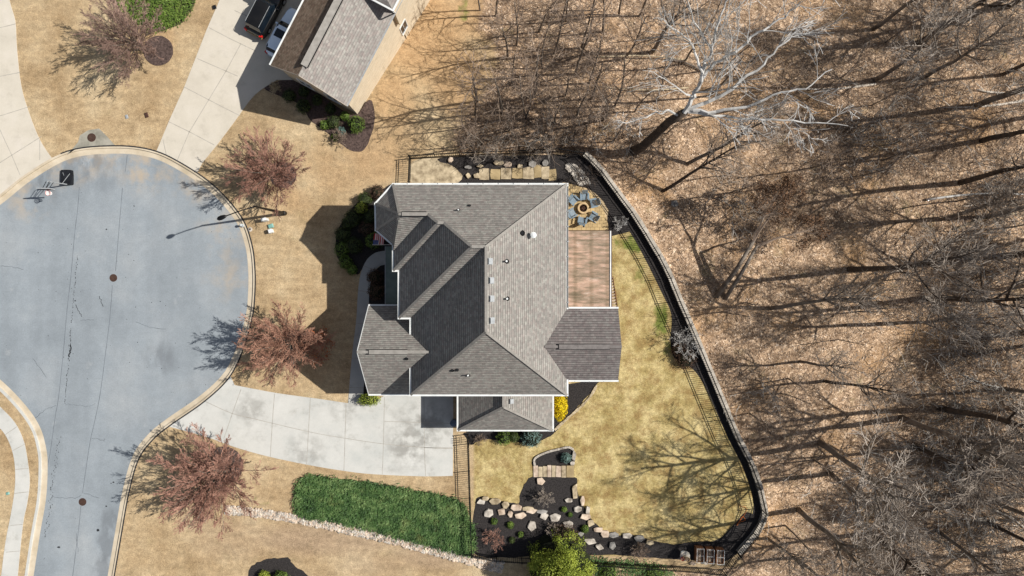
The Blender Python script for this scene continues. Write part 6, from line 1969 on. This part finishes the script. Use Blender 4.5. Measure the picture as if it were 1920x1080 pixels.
small("water_standpipe", 455, 423, hydrantish, "short pale standpipe right on the kerb beside the lamp's shadow", "standpipe")
def dome(o, p):
    MB().lathe(p, [(.22, 0), (.22, .02), (.12, .06), (0, .07)], 16).build("lid", M['stone_white'], o)
    MB().lathe(p, [(.09, .06), (.07, .085), (0, .09)], 12).build("knob", M['iron'], o)
small("valve_cover", 469, 430, dome, "small round valve cover in sand beside the kerb", "valve cover")
def rbin(o, p):
    MB().lathe(p, [(.26, 0), (.31, .85), (.33, .87), (.33, .9)], 22).build("body", M['blue_bin'], o)
    MB().lathe(p, [(.34, .9), (.32, .96), (.18, 1.0), (.17, .98), (.08, 1.01), (0, 1.02)], 22).build("lid", M['blue_bin'], o)
small("round_bin", 852, 790, rbin, "round blue-grey bin in shade at the corner of the small wing", "bin")
# round table with pots
tb = thing("round_table", W(1281, 1037, 0), "round pale table with pots on it left of the planter boxes", "table")
c = W(1281, 1037, 0)
MB().cyl(c + Vector((0, 0, .66)), .46, .05, 28).build("table_top", M['conc_warm'], tb)
MB().cyl(c, .07, .66, 10, .05).cyl(c, .24, .04, 16).build("pedestal", M['pale'], tb)
for (dx, dy, r, mt, lab) in [(.18, -.22, .2, 'ring', "large tan pot at the right edge of the round table"), (-.12, -.05, .12, 'ring', "small tan pot in the middle of the round table"), (-.3, -.18, .14, 'red', "dark red pot at the left edge of the round table")]:
    q = c + Vector((dx, dy, .712))
    po = thing("plant_pot", q, lab, "pot", "pots on the round table")
    MB().lathe(q, [(r * .7, 0), (r, .26), (r * 1.1, .27), (r * 1.1, .31), (r * .9, .31), (r * .86, .2)], 18).build("pot", M[mt], po)
    MB().lathe(q, [(0, .21), (r * .87, .2)], 14).build("soil", M['soil'], po)
# raised planters
PLN = [(1311, 1039, "left"), (1330, 1040.5, "middle"), (1349, 1042, "right")]
pl0 = None
for i, (x, y, l_) in enumerate(PLN):
    if pl0 is None:
        pl0 = thing("planter_box", (0, 0, 0), "x", "planter")
        mb = MB(); w_, d_, h_ = .66, 1.32, .7
        mb.box((-w_ / 2, 0, h_ / 2), (.05, d_, h_)).box((w_ / 2, 0, h_ / 2), (.05, d_, h_)).box((0, -d_ / 2 + .025, h_ / 2), (w_ - .05, .05, h_ - .004)).box((0, d_ / 2 - .025, h_ / 2), (w_ - .05, .05, h_ - .004)); mb.build("box_sides", M['wood_box'], pl0)
        MB().box((0, 0, .52), (w_ - .06, d_ - .06, .04)).build("soil", M['soil'], pl0)
        mb = MB()
        for sx in (-1, 1):
            mb.bar((sx * .32, -.64, .95), (sx * .32, .64, .95), .028)
            for sy in (-1, 1): mb.bar((sx * .32, sy * .63, .7), (sx * .32, sy * .63, .96), .028)
        for sy in (-.64, 0, .64): mb.bar((-.32, sy, .95), (.32, sy, .95), .028)
        mb.build("wire_frame", M['white'], pl0)
        remember(pl0); o = pl0
        o.location = W(x, y, .5) - Vector((0, 0, .5))
    else:
        o = copy_tree(pl0, W(x, y, .5) - Vector((0, 0, .5)), .03 * i)
    o.rotation_euler = (0, 0, -.03)
    tag(o, "brown wooden raised planter with a white frame, %s of the three by the wall corner" % l_, "planter", "raised planter boxes")
# hose
hs = catmull([(1380, 985), (1387, 975), (1392, 968), (1397, 975), (1388, 978), (1382, 984), (1400, 955), (1385, 948)], 5)
MB().tube([(p[0], p[1], .05) for p in xy(hs)], .02, 5).build("garden_hose", M['orange_hose'])
tag(bpy.data.objects["garden_hose"], "orange garden hose coiled at the lower right corner of the lawn", "hose")

# ------------------------------------------------------------------ cars
def car(px, py, ang, L, Wd, Hh, paint, label, kind='suv', sunroof=False):
    p = W(px, py, 0); p.z = .035
    root = thing("parked_car", p, label, "car")
    Mx = Matrix.Translation(p) @ Matrix.Rotation(ang, 4, 'Z')      # +X = front
    def sec(x, hw, z0, z1, hw2):      # body section
        pts = [(-hw, z0), (-hw * 1.0, (z0 + z1) * .5), (-hw * .97, z1 * .9), (-hw2, z1), (hw2, z1), (hw * .97, z1 * .9), (hw, (z0 + z1) * .5), (hw, z0)]
        return [Mx @ Vector((x, y, z_)) for y, z_ in pts]
    hl, hw = L / 2, Wd / 2
    S_ = [(-hl, hw * .72, .45, .85, hw * .60), (-hl + .12, hw * .90, .32, 1.0, hw * .78), (-hl + .5, hw * .99, .24, 1.05, hw * .86), (0, hw, .22, 1.03, hw * .88), (hl - 1.3, hw * .99, .22, .98, hw * .86), (hl - .45, hw * .93, .26, .88, hw * .76), (hl - .1, hw * .78, .34, .74, hw * .6), (hl, hw * .6, .42, .64, hw * .45)]
    vs_ = []; fs = []
    for s_ in S_: vs_ += sec(*s_)
    for i in range(len(S_) - 1):
        for k in range(7): fs.append((i * 8 + k, (i + 1) * 8 + k, (i + 1) * 8 + k + 1, i * 8 + k + 1))
    fs += [tuple(range(8)), tuple(range(len(vs_) - 1, len(vs_) - 9, -1))]
    MB().add(vs_, fs).build("body", M[paint], root, True)
    # greenhouse: glass block with a painted roof
    r0, r1 = (-hl + .25, hl - 1.55) if kind == 'suv' else (-hl + .9, hl - 1.5)
    zt = Hh
    gb = [(r0, hw * .84, 1.0), (r1, hw * .84, .98)]
    gt2 = [(r0 + .28, hw * .70, zt - .05), (r1 - .62, hw * .70, zt - .04)]
    v8 = [Mx @ Vector(q) for q in [(r0, -hw * .86, .98), (r1, -hw * .86, .96), (r1, hw * .86, .96), (r0, hw * .86, .98), (r0 + .26, -hw * .70, zt - .04), (r1 - .62, -hw * .70, zt - .04), (r1 - .62, hw * .70, zt - .04), (r0 + .26, hw * .70, zt - .04)]]
    MB().add(v8, [(0, 1, 5, 4), (1, 2, 6, 5), (2, 3, 7, 6), (3, 0, 4, 7), (4, 5, 6, 7)]).build("window_glass", M['glass'], root)
    x0, x1 = r0 + .22, r1 - .58
    n = 7; vs_ = []; fs = []
    for i in range(n):
        f = i / (n - 1); x = x0 + (x1 - x0) * f
        ww = hw * .74 * (1 - .10 * (2 * f - 1) ** 4); 
        for j in range(7):
            y = -ww + 2 * ww * j / 6
            vs_.append(Mx @ Vector((x, y, zt + .03 - .05 * (2 * f - 1) ** 2 - .05 * (y / ww) ** 4)))
    for i in range(n - 1):
        for j in range(6): fs.append((i * 7 + j, (i + 1) * 7 + j, (i + 1) * 7 + j + 1, i * 7 + j + 1))
    MB().add(vs_, fs).build("roof", M[paint], root, True)
    if sunroof:
        MB().box(Mx @ Vector((x1 - .75, 0, zt + .035)), (.75, hw * 1.05, .02), rz=ang).build("sunroof", M['glass'], root)
    mb = MB()
    for sy in (-1, 1): mb.bar(Mx @ Vector((x0 + .1, sy * hw * .68, zt + .05)), Mx @ Vector((x1 - .1, sy * hw * .68, zt + .05)), .03)
    mb.build("roof_rails", M['lgrey'] if paint == 'car_black' else M[paint], root)
    for sy in (-1, 1):
        MB().box(Mx @ Vector((r1 - .45, sy * (hw + .1), 1.02)), (.14, .22, .15), rz=ang).build("mirror", M[paint], root)
        MB().box(Mx @ Vector((-hl + .09, sy * hw * .78, .86)), (.2, .3, .2), rz=ang - sy * .35).build("tail_light", M['red'], root)
        MB().box(Mx @ Vector((hl - .2, sy * hw * .68, .66)), (.26, .28, .14), rz=ang - sy * .5).build("headlight", M['chrome'], root)
    MB().box(Mx @ Vector((-hl + .0, 0, .5)), (.14, Wd * .82, .2), rz=ang).build("bumper", M['car_gold'] if paint == 'car_black' else M['pale'], root)
    for sx, sy in ((-1, -1), (-1, 1), (1, -1), (1, 1)):
        c = Mx @ Vector((sx * L * .3, sy * (hw - .1), .34)); ax = (Mx.to_3x3() @ Vector((0, 1, 0)))
        wh = MB().tube([c - ax * .11, c + ax * .11], .34, 20).build("wheel", M['tyre'], root)
        MB().tube([c + ax * .115 * sy, c + ax * .125 * sy], .21, 14).build("rim", M['chrome'], wh)
    return root
cang = math.atan2(705, 365)
car(504, 25, cang, 5.0, 2.0, 1.75, 'car_black', "black car with red tail lights parked in the neighbour's driveway", 'suv')
car(541, 69, cang, 4.9, 1.9, 1.68, 'car_blue', "pale blue car with dark sunroof parked half under the neighbour's eave", 'suv', True)

# downspouts / small posts behind the neighbour
for i, (x, y) in enumerate([(768, 66), (756, 78), (762, 72)]):
    p = G(x, y)
    tag(MB().cyl(p, .03, .9, 8).build("marker_post", M['iron']), ["rightmost", "leftmost", "middle"][i] + " thin rusty marker post by the neighbour's back wall", "post", "marker posts behind the neighbour's house")

for o in C.objects:
    if o.get('label') and not 4 <= len(o['label'].split()) <= 16: print("LABEL LENGTH", o.name, o['label'])
# bare tree and objects labels: unused prototypes must not remain
for k, (root, used) in PROTO.items():
    if not used:
        for ch, gch in KIDS[root.name]:
            bpy.data.objects.remove(ch)
        bpy.data.objects.remove(root)
